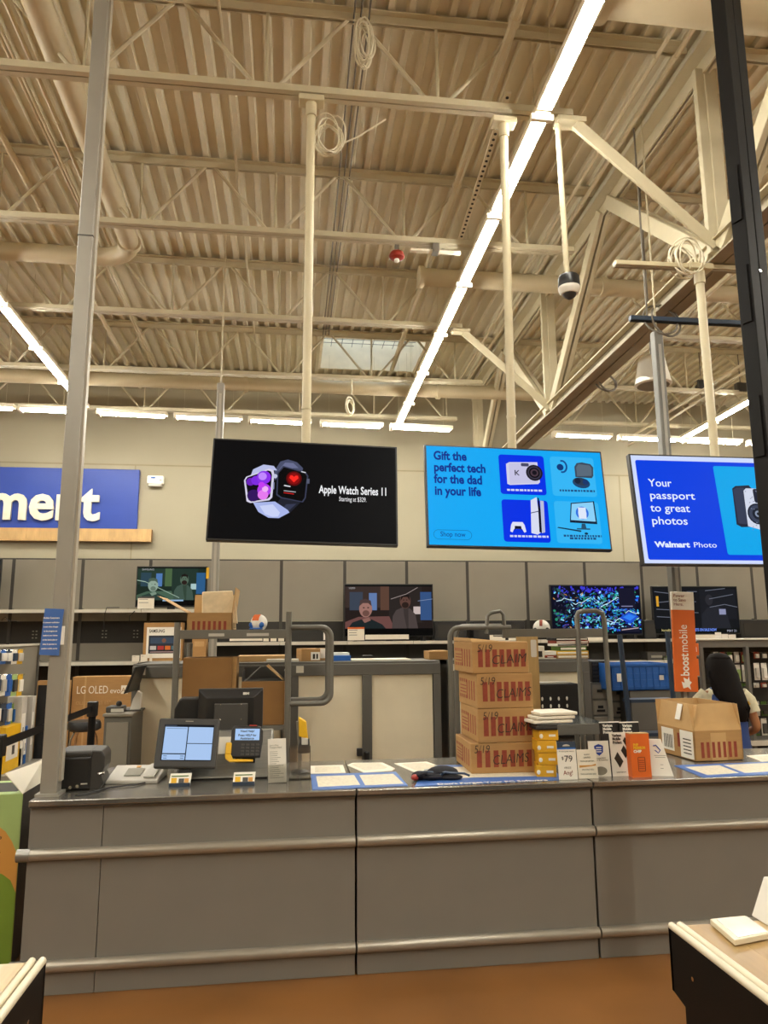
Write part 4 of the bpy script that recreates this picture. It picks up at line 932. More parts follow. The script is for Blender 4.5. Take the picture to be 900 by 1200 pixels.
t, hx, hy, h = open_carton('open brown carton with red stripes on the cart top shelf', x0, x1, Y + .02, Y + .42, zb_, P(240, 718, Y).z - zb_ , 0, [('l', .24, 1.05), ('r', .18, .12), ('b', .15, .2)])
t = thing('wrapped_parcel', 'crumpled kraft paper parcel sticking out of the striped carton', 'parcel', ((x0 + x1) / 2 + .04, Y + .22, zb_ + .02), (0, .0, .1))
MB().hexa([(-.11, -.15, .02), (.13, -.15, .02), (.13, .12, .02), (-.11, .12, .02)], [(-.12, -.06, .29), (.10, -.05, .30), (.09, .16, .31), (-.11, .15, .30)]).build('paper_wrap', 'kraft_paper', t, smooth=False, bev=.008)
MB().hexa([(-.02, -.156, .06), (.135, -.156, .06), (.14, -.14, .06), (-.02, -.14, .06)], [(.105, -.06, .26), (.12, -.06, .27), (.12, -.05, .27), (.105, -.05, .26)]).build('paper_fold', 'kraft_paper', t, smooth=False)
# big brown cartons in the cart
x0, x1 = P(212.5, 800, Y).x, P(271, 800, Y).x
t, hx, hy, h = carton('shipping_carton', 'tall dark brown carton standing in the cart behind the monitor', 'box', x0, x1, Y + .03, Y + .3, zd, P(240, 771, Y).z, 'cardboard_dark')
MB().box(hx, hx + .03, -hy + .02, hy, .05, h).build('side_flap', 'cardboard', t, smooth=False)
x0, x1 = P(282, 830, Y).x, P(333, 830, Y).x
t, hx, hy, h = carton('shipping_carton', 'brown carton in the cart right of the monitor', 'box', x0, x1, Y + .03, Y + .35, zd, P(300, 799, Y).z, 'cardboard_dark')
t2 = thing('open_box', 'grey open box with raised flap on top of the right cart carton', 'box', ((x0 + x1) / 2, Y + .2, zd + h), (0, 0, 0))
MB().box(-hx, hx, -.15, .12, 0, .006).box(-hx, hx, .11, .12, 0, .09).box(-hx, -hx + .006, -.15, .12, 0, .07).box(hx - .006, hx, -.15, .12, 0, .07).build('box_body', 'charcoal', t2, smooth=False)
MB().hexa([(hx - .01, -.15, .0), (hx, -.15, 0), (hx, .05, .0), (hx - .01, .05, 0)], [(.02, -.15, .105), (.03, -.15, .11), (.03, .05, .11), (.02, .05, .105)]).build('flap', 'cardboard_in', t2, smooth=False)
MB().tube([(-hx + .02, -.155, .0), (-.02, -.155, .1), (.0, -.155, .105)], .005, 6).build('flap_edge', 'frame_grey', t2)
# helmet shaped balls standing on the top bars
def mini_helmet(label, px, py, Y, zb, r, mats):
    c = P(px, py, Y); t = thing('mini_helmet', label, 'toy helmet', (c.x, Y + .05, zb), (0, 0, -.4))
    MB().ball((0, 0, r * .8), r, r * 1.05, r, 18, 10, -.8, 1).build('shell', mats[0], t)
    MB().xf
    b = MB(); n = 8
    for k in range(n):
        a = -1.1 + 2.2 * k / n; a2 = -1.1 + 2.2 * (k + 1) / n; R_ = r * 1.012
        b.face([(s_ * r * (.17 if mats[1] != 'orange' else .42), -R_ * 1.05 * math.cos(q), r * .8 + R_ * math.sin(q)) for s_, q in ((-1, a * .5 + .8), (1, a * .5 + .8), (1, a2 * .5 + .8), (-1, a2 * .5 + .8))])
    b.build('stripe', mats[1], t)
    for s_ in (-1, 1): MB().ball((s_ * r * .62, -r * .66, r * .55), r * .36, r * .3, r * .36, 10, 6).build('ear_patch', mats[2], t)
    MB().box(-r * .8, r * .8, -r * 1.02, -r * .5, r * .02, r * .22).build('chin_guard', mats[3], t, bev=.01)
mini_helmet('small orange and blue ball shaped helmet on the left cart bar', 303, 736, Y + .0, zt, .06, ('card_white', 'orange', 'crate_blue', 'crate_blue'))

# right cart
Y = 5.3
t = thing('stock_cart', 'grey tube stock cart standing behind the brown box stack', 'cart', (P(620, 800, Y).x, Y, 0)); ox = P(620, 800, Y).x
X = lambda px, py=780: P(px, py, Y).x - ox
Z = lambda py, px=620: P(px, py, Y).z
r = .07
pts = [V((X(528), 0, .12)), V((X(528), 0, Z(752)))] + [p for p in arc((X(528) + r, 0, Z(735) - r), r, PI, PI / 2)] + [V((X(600), 0, Z(735)))]
MB().tube(pts, .019, 10).build('loop_handle', 'tube_grey', t)
pts = [V((X(544), .25, .12)), V((X(544), .25, Z(752)))] + [p for p in arc((X(544) + r, .25, Z(733) - r), r, PI, PI / 2)] + [V((X(600), .25, Z(733)))]
MB().tube(pts, .019, 10).build('loop_handle', 'tube_grey', t)
pts = [V((X(571), 0, Z(742))), V((X(573), 0, Z(722))), V((X(577), 0, Z(718))), V((X(588), 0, Z(716))), V((X(592), 0, Z(720))), V((X(593), 0, Z(742)))]
MB().tube(pts, .015, 8).build('small_hoop', 'tube_grey', t)
MB().box(X(590), X(708), -.012, .012, Z(747.5), Z(737)).build('top_bar', 'tube_grey', t, smooth=False, bev=.003)
pts = [V((X(679), 0, .12)), V((X(679), 0, Z(722)))] + [V((X(681), 0, Z(718))), V((X(686), 0, Z(716.5))), V((X(702), 0, Z(716))), V((X(709), 0, Z(719))), V((X(711), 0, Z(727))), V((X(714), 0, .12))]
MB().tube(pts, .019, 10).build('end_frame', 'tube_grey', t)
MB().box(X(530), X(712), 0, .34, .1, .15).build('deck', 'tube_grey', t, smooth=False)
MB().box(X(592), X(708), .012, .3, Z(746), Z(744.5)).build('top_shelf', 'tube_grey', t, smooth=False)
for px in (535, 705):
    for sy in (.06, .28): MB().tube([(X(px) - .015, sy, .06), (X(px) + .015, sy, .06)], .06, 16).build('caster', 'black_plastic', t)
zt = Z(744.5)
mini_helmet('white ball shaped helmet with a red stripe on the right cart bar', 637, 730, Y + .05, zt, .065, ('card_white', 'red_print', 'black_plastic', 'card_white'))
tag(MB().ball((0, 0, .03), .034).build('tennis_ball', 'green_light'), 'small green ball on the right cart bar', 'ball').location = (P(598, 735, Y).x, Y + .1, zt)

# ---- perforated black tray, black drawer case in front of the right cabinet
a, c = P(626, 850, 5.7), P(678, 801, 5.7)
t = thing('drawer_case', 'black case with rows of white cut-outs in front of the right cabinet', 'case', ((a.x + c.x) / 2, 5.75, 0)); hw = (c.x - a.x) / 2
MB().box(-hw, hw, -.05, .12, a.z - .1, c.z).build('case_body', 'black_plastic', t, smooth=False, bev=.01)
MB().box(-hw + .02, hw - .02, -.02, .1, 0, a.z - .1).build('stand', 'charcoal', t, smooth=False)
for i in range(4):
    for j in range(3):
        MB().ball((-hw + .075 + i * .068, -.052, c.z - .115 - j * .057), .0085, .004, .016, 8, 5).build('cut_out', 'card_white', t)
MB().box(-hw * .9, hw * .6, -.03, .05, c.z, c.z + .012).build('lid_paper', 'phone_grey', t, smooth=False)
# stacks left of the till brochures: glass topped case
zg = .98; a, c = G(655, 853, zg), G(712, 866, zg)
t = thing('glass_case', 'low glass topped display case behind the brochures', 'display case', (a.x, 4.8, 0))
W = P(712, 860, 4.8).x - a.x
MB().box(-.3, W, 0, .5, zg - .012, zg).build('glass_top', 'glass_shelf', t, smooth=False)
MB().box(-.3, W, -.005, .0, zg - .07, zg - .0).build('front_rail', 'frame_grey', t, smooth=False, bev=.003)
MB().box(W - .02, W, 0, .5, zg - .07, zg - .012).build('side_rail', 'frame_grey', t, smooth=False)
for xx in (-.28, W - .04):
    for yy in (.02, .46): MB().box(xx, xx + .03, yy, yy + .03, 0, zg - .012).build('leg', 'frame_grey', t, smooth=False)
MB().box(-.28, W - .02, .03, .47, .3, .34).build('bottom_shelf', 'frame_grey', t, smooth=False)
t, hx, hy, h = small('book', 'blue spotted book lying on the glass case', 'book', 636, 672, 848.5, 854, 4.9, .2, 'tube_blue', zg, part='cover')
MB().box(-hx + .005, hx - .005, -hy + .0, hy - .01, .004, h - .004).build('pages', 'paper', t, smooth=False)
# grey drawer units
Y = 6.4
for (a0, a1, dz, lb) in ((694.5, 713, 0, 'left grey metal drawer unit beside the right cabinet'), (715.5, 737, -.02, 'right grey metal drawer unit beside the blue crate')):
    p0, p1 = P(a0, 840, Y), P(a1, 840, Y); zt_ = P(700, 800, Y).z + dz
    t = thing('drawer_unit', lb, 'drawers', ((p0.x + p1.x) / 2, Y, 0)); hw = (p1.x - p0.x) / 2
    MB().box(-hw, hw, 0, .5, 0, zt_).build('unit_body', 'frame_grey', t, smooth=False, bev=.003)
    z = zt_ - .01
    for i in range(5):
        if z - .13 < .05: break
        d = MB().box(-hw + .008, hw - .008, -.012, .0, z - .13, z - .008).build('drawer', 'shelf_grey', t, smooth=False, bev=.003)
        MB().box(-.025, .025, -.016, -.011, z - .075, z - .05).build('slot', 'black_plastic', d, smooth=False)
        if i: MB().box(-.035, .04, -.017, -.012, z - .105, z - .085).build('slot', 'black_plastic', d, smooth=False)
        z -= .14
t, hx, hy, h = small('black_crate', 'black mesh crate on the left drawer unit', 'crate', 694.5, 713, 774.5, 800, Y + .02, .4, 'black_plastic', P(700, 800, Y).z, part='crate_body')
for i in range(5):
    MB().box(-hx + .01, hx - .01, -hy - .004, -hy, .012 + i * .034, .03 + i * .034).build('slat', 'dark_plastic', t, smooth=False)
# grey bin cabinet with the blue crate on it
Y = 6.2
p0, p1 = P(738, 830, Y), P(800, 830, Y); zt_ = P(750, 809, Y).z
t = thing('steel_locker', 'grey steel locker carrying the blue crate', 'locker', ((p0.x + p1.x) / 2, Y, 0)); hw = (p1.x - p0.x) / 2
MB().box(-hw, hw, 0, .5, 0, zt_).build('locker_body', 'charcoal', t, smooth=False, bev=.004)
MB().box(-hw + .01, hw - .01, -.015, 0, .05, zt_ - .09).build('door', 'frame_grey', t, smooth=False, bev=.004)
MB().box(-hw, hw, -.02, 0, zt_ - .08, zt_).build('top_rail', 'frame_grey', t, smooth=False, bev=.004)
MB().box(-.03, .04, -.022, -.014, zt_ - .11, zt_ - .1).build('handle', 'chrome', t, smooth=False)
a, c = P(717, 808, Y - .03), P(783.5, 777, Y - .03)
t = thing('plastic_crate', 'bright blue plastic crate with slotted sides and a white label', 'crate', ((a.x + c.x) / 2, Y + .12, zt_)); hw = (c.x - a.x) / 2; h = c.z - zt_
for nm_, bb in (('base', (-hw, hw, -.15, .2, 0, .012)), ('front_wall', (-hw, hw, -.15, -.138, 0, h)), ('back_wall', (-hw, hw, .188, .2, 0, h)), ('side_wall', (-hw, -hw + .012, -.15, .2, 0, h)), ('side_wall', (hw - .012, hw, -.15, .2, 0, h))):
    MB().box(*bb).build(nm_, 'crate_blue', t, smooth=False, bev=.003)
MB().box(-hw - .008, hw + .008, -.16, -.148, h - .025, h).build('rim', 'crate_blue', t, smooth=False, bev=.003)
for i in range(9): MB().box(-hw + .03 + i * (2 * hw - .06) / 8 - .004, -hw + .03 + i * (2 * hw - .06) / 8 + .004, -.156, -.15, .01, h - .03).build('rib', 'crate_blue', t, smooth=False)
for i in range(3): MB().box(-hw + .005, hw - .005, -.156, -.15, .03 + i * .055, .038 + i * .055).build('rib', 'crate_blue', t, smooth=False)
MB().box(-hw + .05, -hw + .09, -.16, -.156, .08, .15).build('label', 'card_white', t, smooth=False); MB().box(hw - .1, hw - .06, -.16, -.156, .09, .13).build('label', 'phone_grey', t, smooth=False)
# dark blue rolling ladder rails
Y = 5.6
t = thing('step_ladder', 'dark blue tubular ladder rails leaning beside the blue crate', 'ladder', (P(760, 850, Y).x, Y, 0)); ox = P(760, 850, Y).x
for (a, c) in (((726, 744), (744, 905)), ((782, 740), (797, 905))):
    pa, pc_ = P(*a, Y), P(*c, Y); k = (pc_.x - pa.x) / (pc_.z - pa.z)
    MB().tube([(pa.x - ox, 0, pa.z), (pc_.x - ox - k * pc_.z * .0, 0, pc_.z), (pc_.x - ox, 0, .02)], .02, 10).build('rail', 'tube_blue', t)
for i in range(4):
    z = .25 + .26 * i; MB().box(P(741, 880, Y).x - ox, P(795, 880, Y).x - ox, -.02, .12, z, z + .025).build('step', 'tube_blue', t, smooth=False)
# shelf clutter boxes right (greens)
for (a, c, yt, yb, m_, lb) in ((759, 780, 764, 773, 'charcoal', 'dark low box behind the blue crate'), (776, 786, 769, 776, 'green_dark', 'small green box behind the blue crate')):
    t, hx, hy, h = small('stock_box', lb, 'box', a, c, yt, yb, 10.05, .2, m_, P(450, 776, FYP).z); MB().box(-hx * .6, hx * .6, -hy - .002, -hy, h * .3, h * .6).build('label', 'grey_text', t, smooth=False)

# ---- orange mobile sign on the power post
Y = 5.2; a, c = P(793, 811, Y), P(806, 693.5, Y)
x0, x1 = P(787.5, 750, Y).x, P(814, 750, Y).x; h = c.z - a.z
t = thing('banner_sign', 'tall orange vertical sign with white brand lettering', 'sign', ((x0 + x1) / 2 , Y, a.z), (0, math.radians(1.6), 0)); hw = (x1 - x0) / 2
MB().box(-hw, hw, 0, .02, 0, h * .815).build('orange_panel', 'orange', t, smooth=False, bev=.003)
o = MB().box(-hw, hw, 0, .02, h * .815, h).build('white_panel', 'boost_white', t, smooth=False, bev=.003)
MB().box(-.02, .02, .02, .062, h * .3, h * .5).build('bracket', 'black_metal', t, smooth=False)
text('Power\nto Save\nHere.', .034, FY(-hw + .015, -.001, h * .945), 'red_print', o, gap=.95, fit=.1)
up = Matrix.Translation((.022, -.001, .115)) @ Matrix.Rotation(-PI / 2, 4, 'Y') @ Matrix.Rotation(PI / 2, 4, 'X')
text('boost', .095, up, 'boost_white', t, bold=.002, fit=.165)
text('mobile', .095, Matrix.Translation((0, 0, .175)) @ up, 'boost_white', t, fit=.2)
pl = [(-.035, .02), (-.05, .07), (-.02, .06), (-.03, .1), (.01, .085), (.025, .11), (.03, .075), (.05, .065), (.03, .045), (.04, .01), (.01, .03)]
MB().prism([(x * .8, z + .005) for x, z in pl], -.0015, .0).build('burst_mark', 'boost_white', t, smooth=False)
# ================================================================ THE SERVICE COUNTER
CZ = .84; CF = 3.705; CK = 4.48
zu, zlw = P(200, 996.5, CF - .03).z, P(200, 1126, CF - .03).z
def counter(label, x0, x1, splits, endcap=False):
    t = thing('service_counter', label, 'counter', ((x0 + x1) / 2, CF, 0)); hw = (x1 - x0) / 2; ox = (x0 + x1) / 2
    MB().box(-hw + .01, hw - .01, .02, CK - CF, .0, CZ - .035).build('counter_body', 'counter_end', t, smooth=False)
    xs = [x0] + splits + [x1]
    for a, c in zip(xs, xs[1:]):
        MB().box(a - ox + .0015, c - ox - .0015, 0, .02, .0, CZ - .034).build('front_panel', 'counter_grey', t, smooth=False, bev=.002)
    MB().box(-hw - .0, hw + .0, -.03, CK - CF + .02, CZ - .026, CZ).build('countertop', 'counter_top', t, smooth=False, bev=.004)
    MB().box(-hw, hw, -.022, .0, CZ - .034, CZ - .026).build('edge_trim', 'charcoal', t, smooth=False)
    for z in (zu, zlw):
        e = .035 if endcap else 0
        r = MB().tube([(-hw - e, -.012, z), (hw, -.012, z)], .025, 16).build('bumper_rail', 'rail_metal', t)
        if endcap: MB().tube([(-hw - e - .004, -.012, z), (-hw - e + .055, -.012, z)], .028, 16).build('end_cap', 'steel_brushed', r)
counter('grey service counter section on the left, under the till', -1.185, .328, [-.857], True)
counter('grey service counter section in the middle, under the box stack', .336, 1.538, [])
counter('grey service counter section on the right, under the open carton', 1.546, 3.2, [])
# ---- things on the counter
def at(px, py): return G(px, py, CZ)
# receipt printer
c = at(93, 927); t = thing('receipt_printer', 'black receipt printer at the foot of the counter post', 'printer', (c.x, c.y, CZ), (0, 0, .06))
k = (P(122, 900, c.y).x - P(68, 900, c.y).x); h = P(95, 880, c.y).z - CZ
MB().box(-k / 2, k * .22, 0, .2, 0.006, h * .86).build('printer_body', 'black_plastic', t, smooth=False, bev=.012)
MB().box(-k / 2 - .002, k * .24, -.004, .2, h * .84, h).build('lid', 'dark_plastic', t, smooth=False, bev=.012)
MB().prism([(k * .2, .0), (k * .42, .0), (k * .5, h * .18), (k * .44, h * .36), (k * .5, h * .55), (k * .5, h * .85), (k * .42, h * .98), (k * .2, h)], 0.004, .19).build('paper_chute', 'dark_plastic', t, smooth=False, bev=.006)
MB().tube([(k * .38, -.01, h * .42), (k * .52, -.01, h * .44)], .008, 8).build('tear_bar', 'chrome', t)
MB().box(k * .02, k * .16, -.002, .0, h * .16, h * .19).build('badge', 'phone_grey', t, smooth=False)
for x, z in ((-.42, .08), (-.2, .1), (-.05, .12)): MB().lathe([(.008, 0), (.008, .004)], 12).build('port', 'chrome', t).matrix_local = Matrix.Translation((k * x, .0, h * z)) @ Matrix.Rotation(PI / 2, 4, 'X')
q = [at(88, 934), at(100, 932), at(130, 924), at(160, 921), at(184, 915)]
t = tag(MB().tube([p - q[0] + V((0, 0, .006)) for p in q], .004, 6).build('printer_cable', 'black_plastic'), 'thin black cable running from the printer to the till', 'cable'); t.location = q[0]
# white scanner base or phone
c = at(155, 918); t = thing('desk_phone', 'pale grey low desk device with a sloping top beside the printer', 'phone', (c.x, c.y, CZ), (0, 0, -.05))
k = P(186, 912, c.y).x - P(124, 912, c.y).x
MB().prism([(-.02, 0), (.22, 0), (.22, .05), (.18, .06), (-.02, .018)], -k / 2, k / 2, 'X').build('phone_body', 'phone_grey', t, smooth=False, bev=.006)
MB().hexa([(-k * .2, .03, .031), (k * .12, .03, .031), (k * .12, .12, .051), (-k * .2, .12, .051)], [(-k * .2, .03, .034), (k * .12, .03, .034), (k * .12, .12, .054), (-k * .2, .12, .054)]).build('display', 'grey_text', t, smooth=False)
MB().hexa([(-k * .06, .135, .054), (k * .02, .135, .054), (k * .02, .155, .058), (-k * .06, .155, .058)], [(-k * .06, .135, .057), (k * .02, .135, .057), (k * .02, .155, .061), (-k * .06, .155, .061)]).build('button', 'orange_soft', t, smooth=False)
MB().hexa([(k * .2, .0, .026), (k * .42, .0, .026), (k * .42, .17, .061), (k * .2, .17, .061)], [(k * .2, .0, .034), (k * .42, .0, .034), (k * .42, .17, .069), (k * .2, .17, .069)]).build('handset', 'phone_grey', t, smooth=False, bev=.003)
# steel till stand
c0, c1 = at(200, 916), at(312, 912); Yt = 4.02
t = thing('till_stand', 'grey sloping till housing carrying the payment terminal', 'till stand', ((c0.x + c1.x) / 2 + .02, Yt, CZ)); hw = (c1.x - c0.x) / 2 + .01
hh = P(250, 856, Yt + .25).z - CZ
MB().prism([(0, .008), (.3, .008), (.3, hh), (.22, hh), (.03, .05)], -hw, hw, 'X').build('housing', 'steel_brushed', t, smooth=False, bev=.012)
MB().box(-hw * .9, hw * .9, .02, .28, 0, .01).build('foot', 'black_plastic', t, smooth=False)
MB().prism([(-.002, .0), (.3, .0), (.3, .07), (.05, .07), (-.002, .03)], hw, hw + .012, 'X').build('side_skirt', 'black_plastic', t, smooth=False)
lx = P(263, 870, Yt + .1).x - t.location.x
MB().hexa([(lx - .03, .075, .12), (lx + .035, .075, .12), (lx + .035, .125, .2), (lx - .03, .125, .2)], [(lx - .03, .072, .122), (lx + .035, .072, .122), (lx + .035, .122, .202), (lx - .03, .122, .202)]).build('bar_code_sticker', 'paper', t, smooth=False)
# touch screen
Yt = 3.93; bl_, br_, tl_, tr_ = P(177, 901, Yt), P(250, 899, Yt), P(184, 843, Yt + .09), P(255, 841, Yt + .09)
ctr = (bl_ + br_) / 2; tw = (br_ - bl_).length; th = ((tl_ + tr_) / 2 - ctr).length
t = thing('touch_screen', 'dark framed till touch screen with a pale blue display', 'screen', ctr + V((.01, 0, 0)), Euler((-math.asin(.09 / th), math.radians(2.5), math.radians(2)), 'XYZ'))
MB().box(-tw / 2, tw / 2, 0, .04, 0, th).build('bezel', 'dark_plastic', t, smooth=False, bev=.008)
MB().box(-tw * .3, tw * .3, .04, .1, .03, th * .8).build('rear_housing', 'dark_plastic', t, smooth=False, bev=.01)
MB().box(-.03, .03, .03, .1, -.05, .06).build('stand', 'black_plastic', t, smooth=False)
s = MB().box(-tw * .4, tw * .42, -.0015, .004, th * .14, th * .87).build('display', glow('16181c', 1), t, smooth=False)
pc = Pic(-tw * .4, th * .14, tw * .82, th * .73, -.002)
pb_ = 'a9c6ee'
pc.rect(.02, .20, .47, .93, pb_).rect(.02, .02, .47, .17, pb_).rect(.49, .48, .99, .93, pb_).rect(.49, .02, .99, .46, pb_).rect(.02, .945, .25, .975, '3a4656').line(.05, .88, .45, .88, .012, '5a7496')
for u, v in ((.05, .12), (.05, .06), (.38, .12), (.38, .06)): pc.line(u, v, u + .07, v, .02, '5a7496')
pc.build('till_display', s)
MB().box(-.02, .02, -.001, 0, th * .93, th * .95).build('badge', 'grey_text', t, smooth=False)
# rear monitor seen from behind
Ym = 4.33; a, c = P(231, 862, Ym), P(308.5, 806, Ym); ctr = V(((a.x + c.x) / 2, Ym, CZ)); hw = (c.x - a.x) / 2; z0, z1 = a.z - CZ, c.z - CZ
t = thing('monitor', 'black monitor seen from behind above the till', 'monitor', ctr)
MB().box(-hw, hw, 0, .02, z0, z1).build('front_frame', 'dark_plastic', t, smooth=False, bev=.004)
MB().hexa([(-hw, 0, z0), (hw, 0, z0), (hw, .0, z1 - .008), (-hw, .0, z1 - .008)], [(-hw + .05, -.04, z0 + .01), (hw - .05, -.04, z0 + .01), (hw - .05, -.04, z1 - .05), (-hw + .05, -.04, z1 - .05)]).build('rear_shell', 'black_plastic', t, smooth=False, bev=.003)
MB().box(-hw * .48, hw * .55, -.052, -.04, z0 + .0, z1 - .08).build('mount_plate', 'charcoal', t, smooth=False, bev=.008)
for x in (-.28, .35):
    for z in (.13, .05): MB().ball((hw * x, -.053, z0 + (z1 - z0) * (.15 + z * 4)), .004).build('screw', 'chrome', t)
text('IBM', .022, FY(hw * .38, -.026, z1 - .034) @ Matrix.Rotation(-.75, 4, 'X'), 'phone_grey', t, bold=.0012)
MB().box(-.06, .06, -.05, .02, 0, z0 + .05).build('neck', 'black_plastic', t, smooth=False, bev=.01)
MB().box(-.12, .12, -.06, .12, 0, .012).build('foot', 'black_plastic', t, smooth=False, bev=.004)
a, c = P(203, 858, 4.36), P(235, 818, 4.36); hw = (c.x - a.x) / 2
t = thing('customer_display', 'small black box shaped display behind the touch screen', 'display', ((a.x + c.x) / 2, 4.36, CZ)); zt_ = c.z - CZ
MB().prism([(-hw, zt_ - .2), (hw, zt_ - .2), (hw, zt_ - .0), (-hw + .03, zt_), (-hw, zt_ - .06)], 0, .12).build('display_body', 'black_plastic', t, smooth=False, bev=.008)
MB().box(-.04, .04, .02, .08, 0, zt_ - .19).build('stand', 'dark_plastic', t, smooth=False)
# payment terminal
Yt = 3.99; a, c = P(268, 888, Yt), P(308, 850, Yt + .05)
tw = P(307, 870, Yt).x - P(268, 870, Yt).x; th = (V((0, Yt + .05, c.z)) - V((0, Yt, a.z))).length
t = thing('payment_terminal', 'black card payment terminal with a lit screen and keypad', 'card reader', ((a.x + c.x) / 2 - .002, Yt, a.z), Euler((-math.asin(.05 / th), math.radians(1.5), 0), 'XYZ'))
MB().prism([(-tw * .42, 0), (tw * .46, 0), (tw * .5, th * .5), (tw * .5, th * .85), (tw * .4, th), (-tw * .4, th), (-tw * .46, th * .85), (-tw * .46, th * .45)], 0, .035).build('terminal_body', 'black_plastic', t, smooth=False, bev=.006)
s = MB().box(-tw * .34, tw * .4, -.002, .002, th * .54, th * .9).build('display', glow('a8c8f0', 1), t, smooth=False)
for i, b_ in enumerate(('Need Help?', 'Press HELP for', 'Assistance')): text(b_, .016, FY(tw * .03, -.003, th * (.79 - .1 * i - (.03 if i else 0))), 'ink', s, align='CENTER', bold=.0004, fit=tw * (.42, .55, .42)[i])
for i in range(4):
    for j in range(4): MB().box(-tw * .14 + i * tw * .15, -tw * .04 + i * tw * .15, -.004, 0, th * (.06 + .1 * j), th * (.12 + .1 * j)).build('key', 'charcoal', t, smooth=False, bev=.001)
MB().box(tw * .08, tw * .3, -.001, .02, th * .99, th * 1.03).build('red_tab', 'red_device', t, smooth=False)
MB().box(-tw * .3, tw * .3, .035, .06, -.02, th * .6).build('mount', 'black_metal', t, smooth=False)
sl = MB().box(-tw * .6, -tw * .42, -.012, .005, th * .08, th * .46).build('stylus_holder', 'yellow', t, smooth=False, bev=.006)
MB().prism([(-tw * .6, th * .08), (-tw * .42, th * .08), (-tw * .35, -.01), (tw * .25, -.012), (tw * .25, -.022), (-tw * .45, -.024), (-tw * .58, -.008)], -.012, .012).build('stylus_tray', 'yellow', t, smooth=False, bev=.002)
# two stands of business cards
for x0, x1, yb, lb in ((197.5, 222.5, 922, 'small card stand in front of the touch screen'), (272.5, 298, 920.5, 'small card stand below the payment terminal')):
    c = at((x0 + x1) / 2, yb); w_ = P(x1, yb, c.y).x - P(x0, yb, c.y).x
    t = thing('card_stand', lb, 'card stand', (c.x, c.y, CZ))
    MB().box(-w_ / 2, w_ / 2, -.003, .04, 0, .018).build('holder', 'tube_blue', t, smooth=False, bev=.002)
    o = MB().hexa([(-w_ / 2, .002, .012), (w_ / 2, .002, .012), (w_ / 2, .012, .012), (-w_ / 2, .012, .012)], [(-w_ / 2 + .004, .028, .058), (w_ / 2 + .004, .028, .058), (w_ / 2 + .004, .038, .058), (-w_ / 2 + .004, .038, .058)]).build('card_pack', 'card_white', t, smooth=False)
    tl = Matrix.Translation((0, .0005, .012)) @ Matrix.Rotation(-.52, 4, 'X')
    MB().box(-w_ * .4, -w_ * .15, -.001, .001, .006, .032, tl).build('yellow_print', 'yellow', o, smooth=False); MB().box(-w_ * .05, w_ * .2, -.001, .001, .006, .028, tl).build('photo_print', 'charcoal', o, smooth=False); MB().box(w_ * .22, w_ * .42, -.001, .001, .006, .028, tl).build('photo_print', 'orange_soft', o, smooth=False); MB().box(-w_ * .4, w_ * .4, -.001, .001, .038, .043, tl).build('title_print', 'green_dark', o, smooth=False)
# leaflet and acrylic pocket
c = at(325, 917.5); w_ = P(335.5, 917, c.y).x - P(314, 917, c.y).x; h = P(323, 866, c.y).z - CZ
t = thing('leaflet', 'tall white printed leaflet standing in a clear pocket', 'leaflet', (c.x, c.y, CZ), (-.06, -.03, .0))
o = MB().box(-w_ / 2, w_ / 2, 0, .006, .002, h).build('leaflet_body', 'card_white', t, smooth=False)
for i, (b_, sz_, ff) in enumerate((('Just a Few', .01, .5), ('Changes Ahead', .012, .65))): text(b_, sz_, FY(-w_ * .4, -.0006, h * (.84 - .055 * i)), 'grey_text', o, fit=w_ * ff)
b = MB()
for i in range(14):
    z = h * (.7 - .045 * i); b.box(-w_ * .4, w_ * random.uniform(-.1, .4), -.0006, 0, z, z + .0022)
b.build('print_line', 'grey_text', o, smooth=False)['kind'] = 'stuff'
MB().box(-w_ / 2 - .004, w_ / 2 + .004, -.008, -.005, 0, h * .42).box(-w_ / 2 - .004, w_ / 2 + .004, -.008, .03, 0, .002).build('pocket', 'acrylic', t, smooth=False)
c = at(351, 914); w_ = P(363, 914, c.y).x - P(338.5, 914, c.y).x; h = P(351, 876, c.y).z - CZ
t = thing('brochure_holder', 'empty clear acrylic brochure holder right of the leaflet', 'holder', (c.x, c.y, CZ))
MB().box(-w_ / 2, w_ / 2, -.003, 0, 0, h * .98).build('front_wall', 'acrylic', t, smooth=False); MB().box(-w_ / 2, w_ / 2, .04, .043, 0, h * 1.02).build('back_wall', 'acrylic', t, smooth=False)
for s_ in (-1, 1): MB().box(s_ * w_ / 2 - .0015, s_ * w_ / 2 + .0015, -.003, .043, 0, h).build('side_wall', 'acrylic', t, smooth=False)
MB().box(-w_ / 2, w_ / 2, -.003, .043, 0, .003).build('floor_plate', 'acrylic', t, smooth=False)
# hand scanner on a stand
Ysn = 4.15; c = P(352, 880, Ysn); t = thing('hand_scanner', 'yellow and grey hand scanner on a stand behind the clear holder', 'scanner', (c.x, Ysn, CZ))
zz = lambda py: P(352, py, Ysn).z - CZ
MB().lathe([(.05, 0), (.05, .01), (.02, .02)], 18).build('base', 'black_plastic', t)
MB().tube([(0, 0, .01), (-.005, .01, zz(868)), (-.015, .0, zz(845))], .011, 8).build('stem', 'steel_brushed', t)
MB().hexa([(-.01, -.03, zz(862)), (.042, -.03, zz(866)), (.042, .03, zz(866)), (-.01, .03, zz(862))], [(-.012, -.03, zz(840)), (.03, -.03, zz(845)), (.03, .03, zz(845)), (-.012, .03, zz(840))]).build('scanner_head', 'yellow', t, smooth=False, bev=.006)
MB().loft([(.02, 0, zz(882), .035, .03), (.02, 0, zz(874), .032, .03), (.025, 0, zz(866), .024, .026)], 14).build('cradle', 'dark_plastic', t)
MB().box(.005, .04, -.034, -.02, zz(872), zz(864)).build('window', 'phone_grey', t, smooth=False, bev=.003)
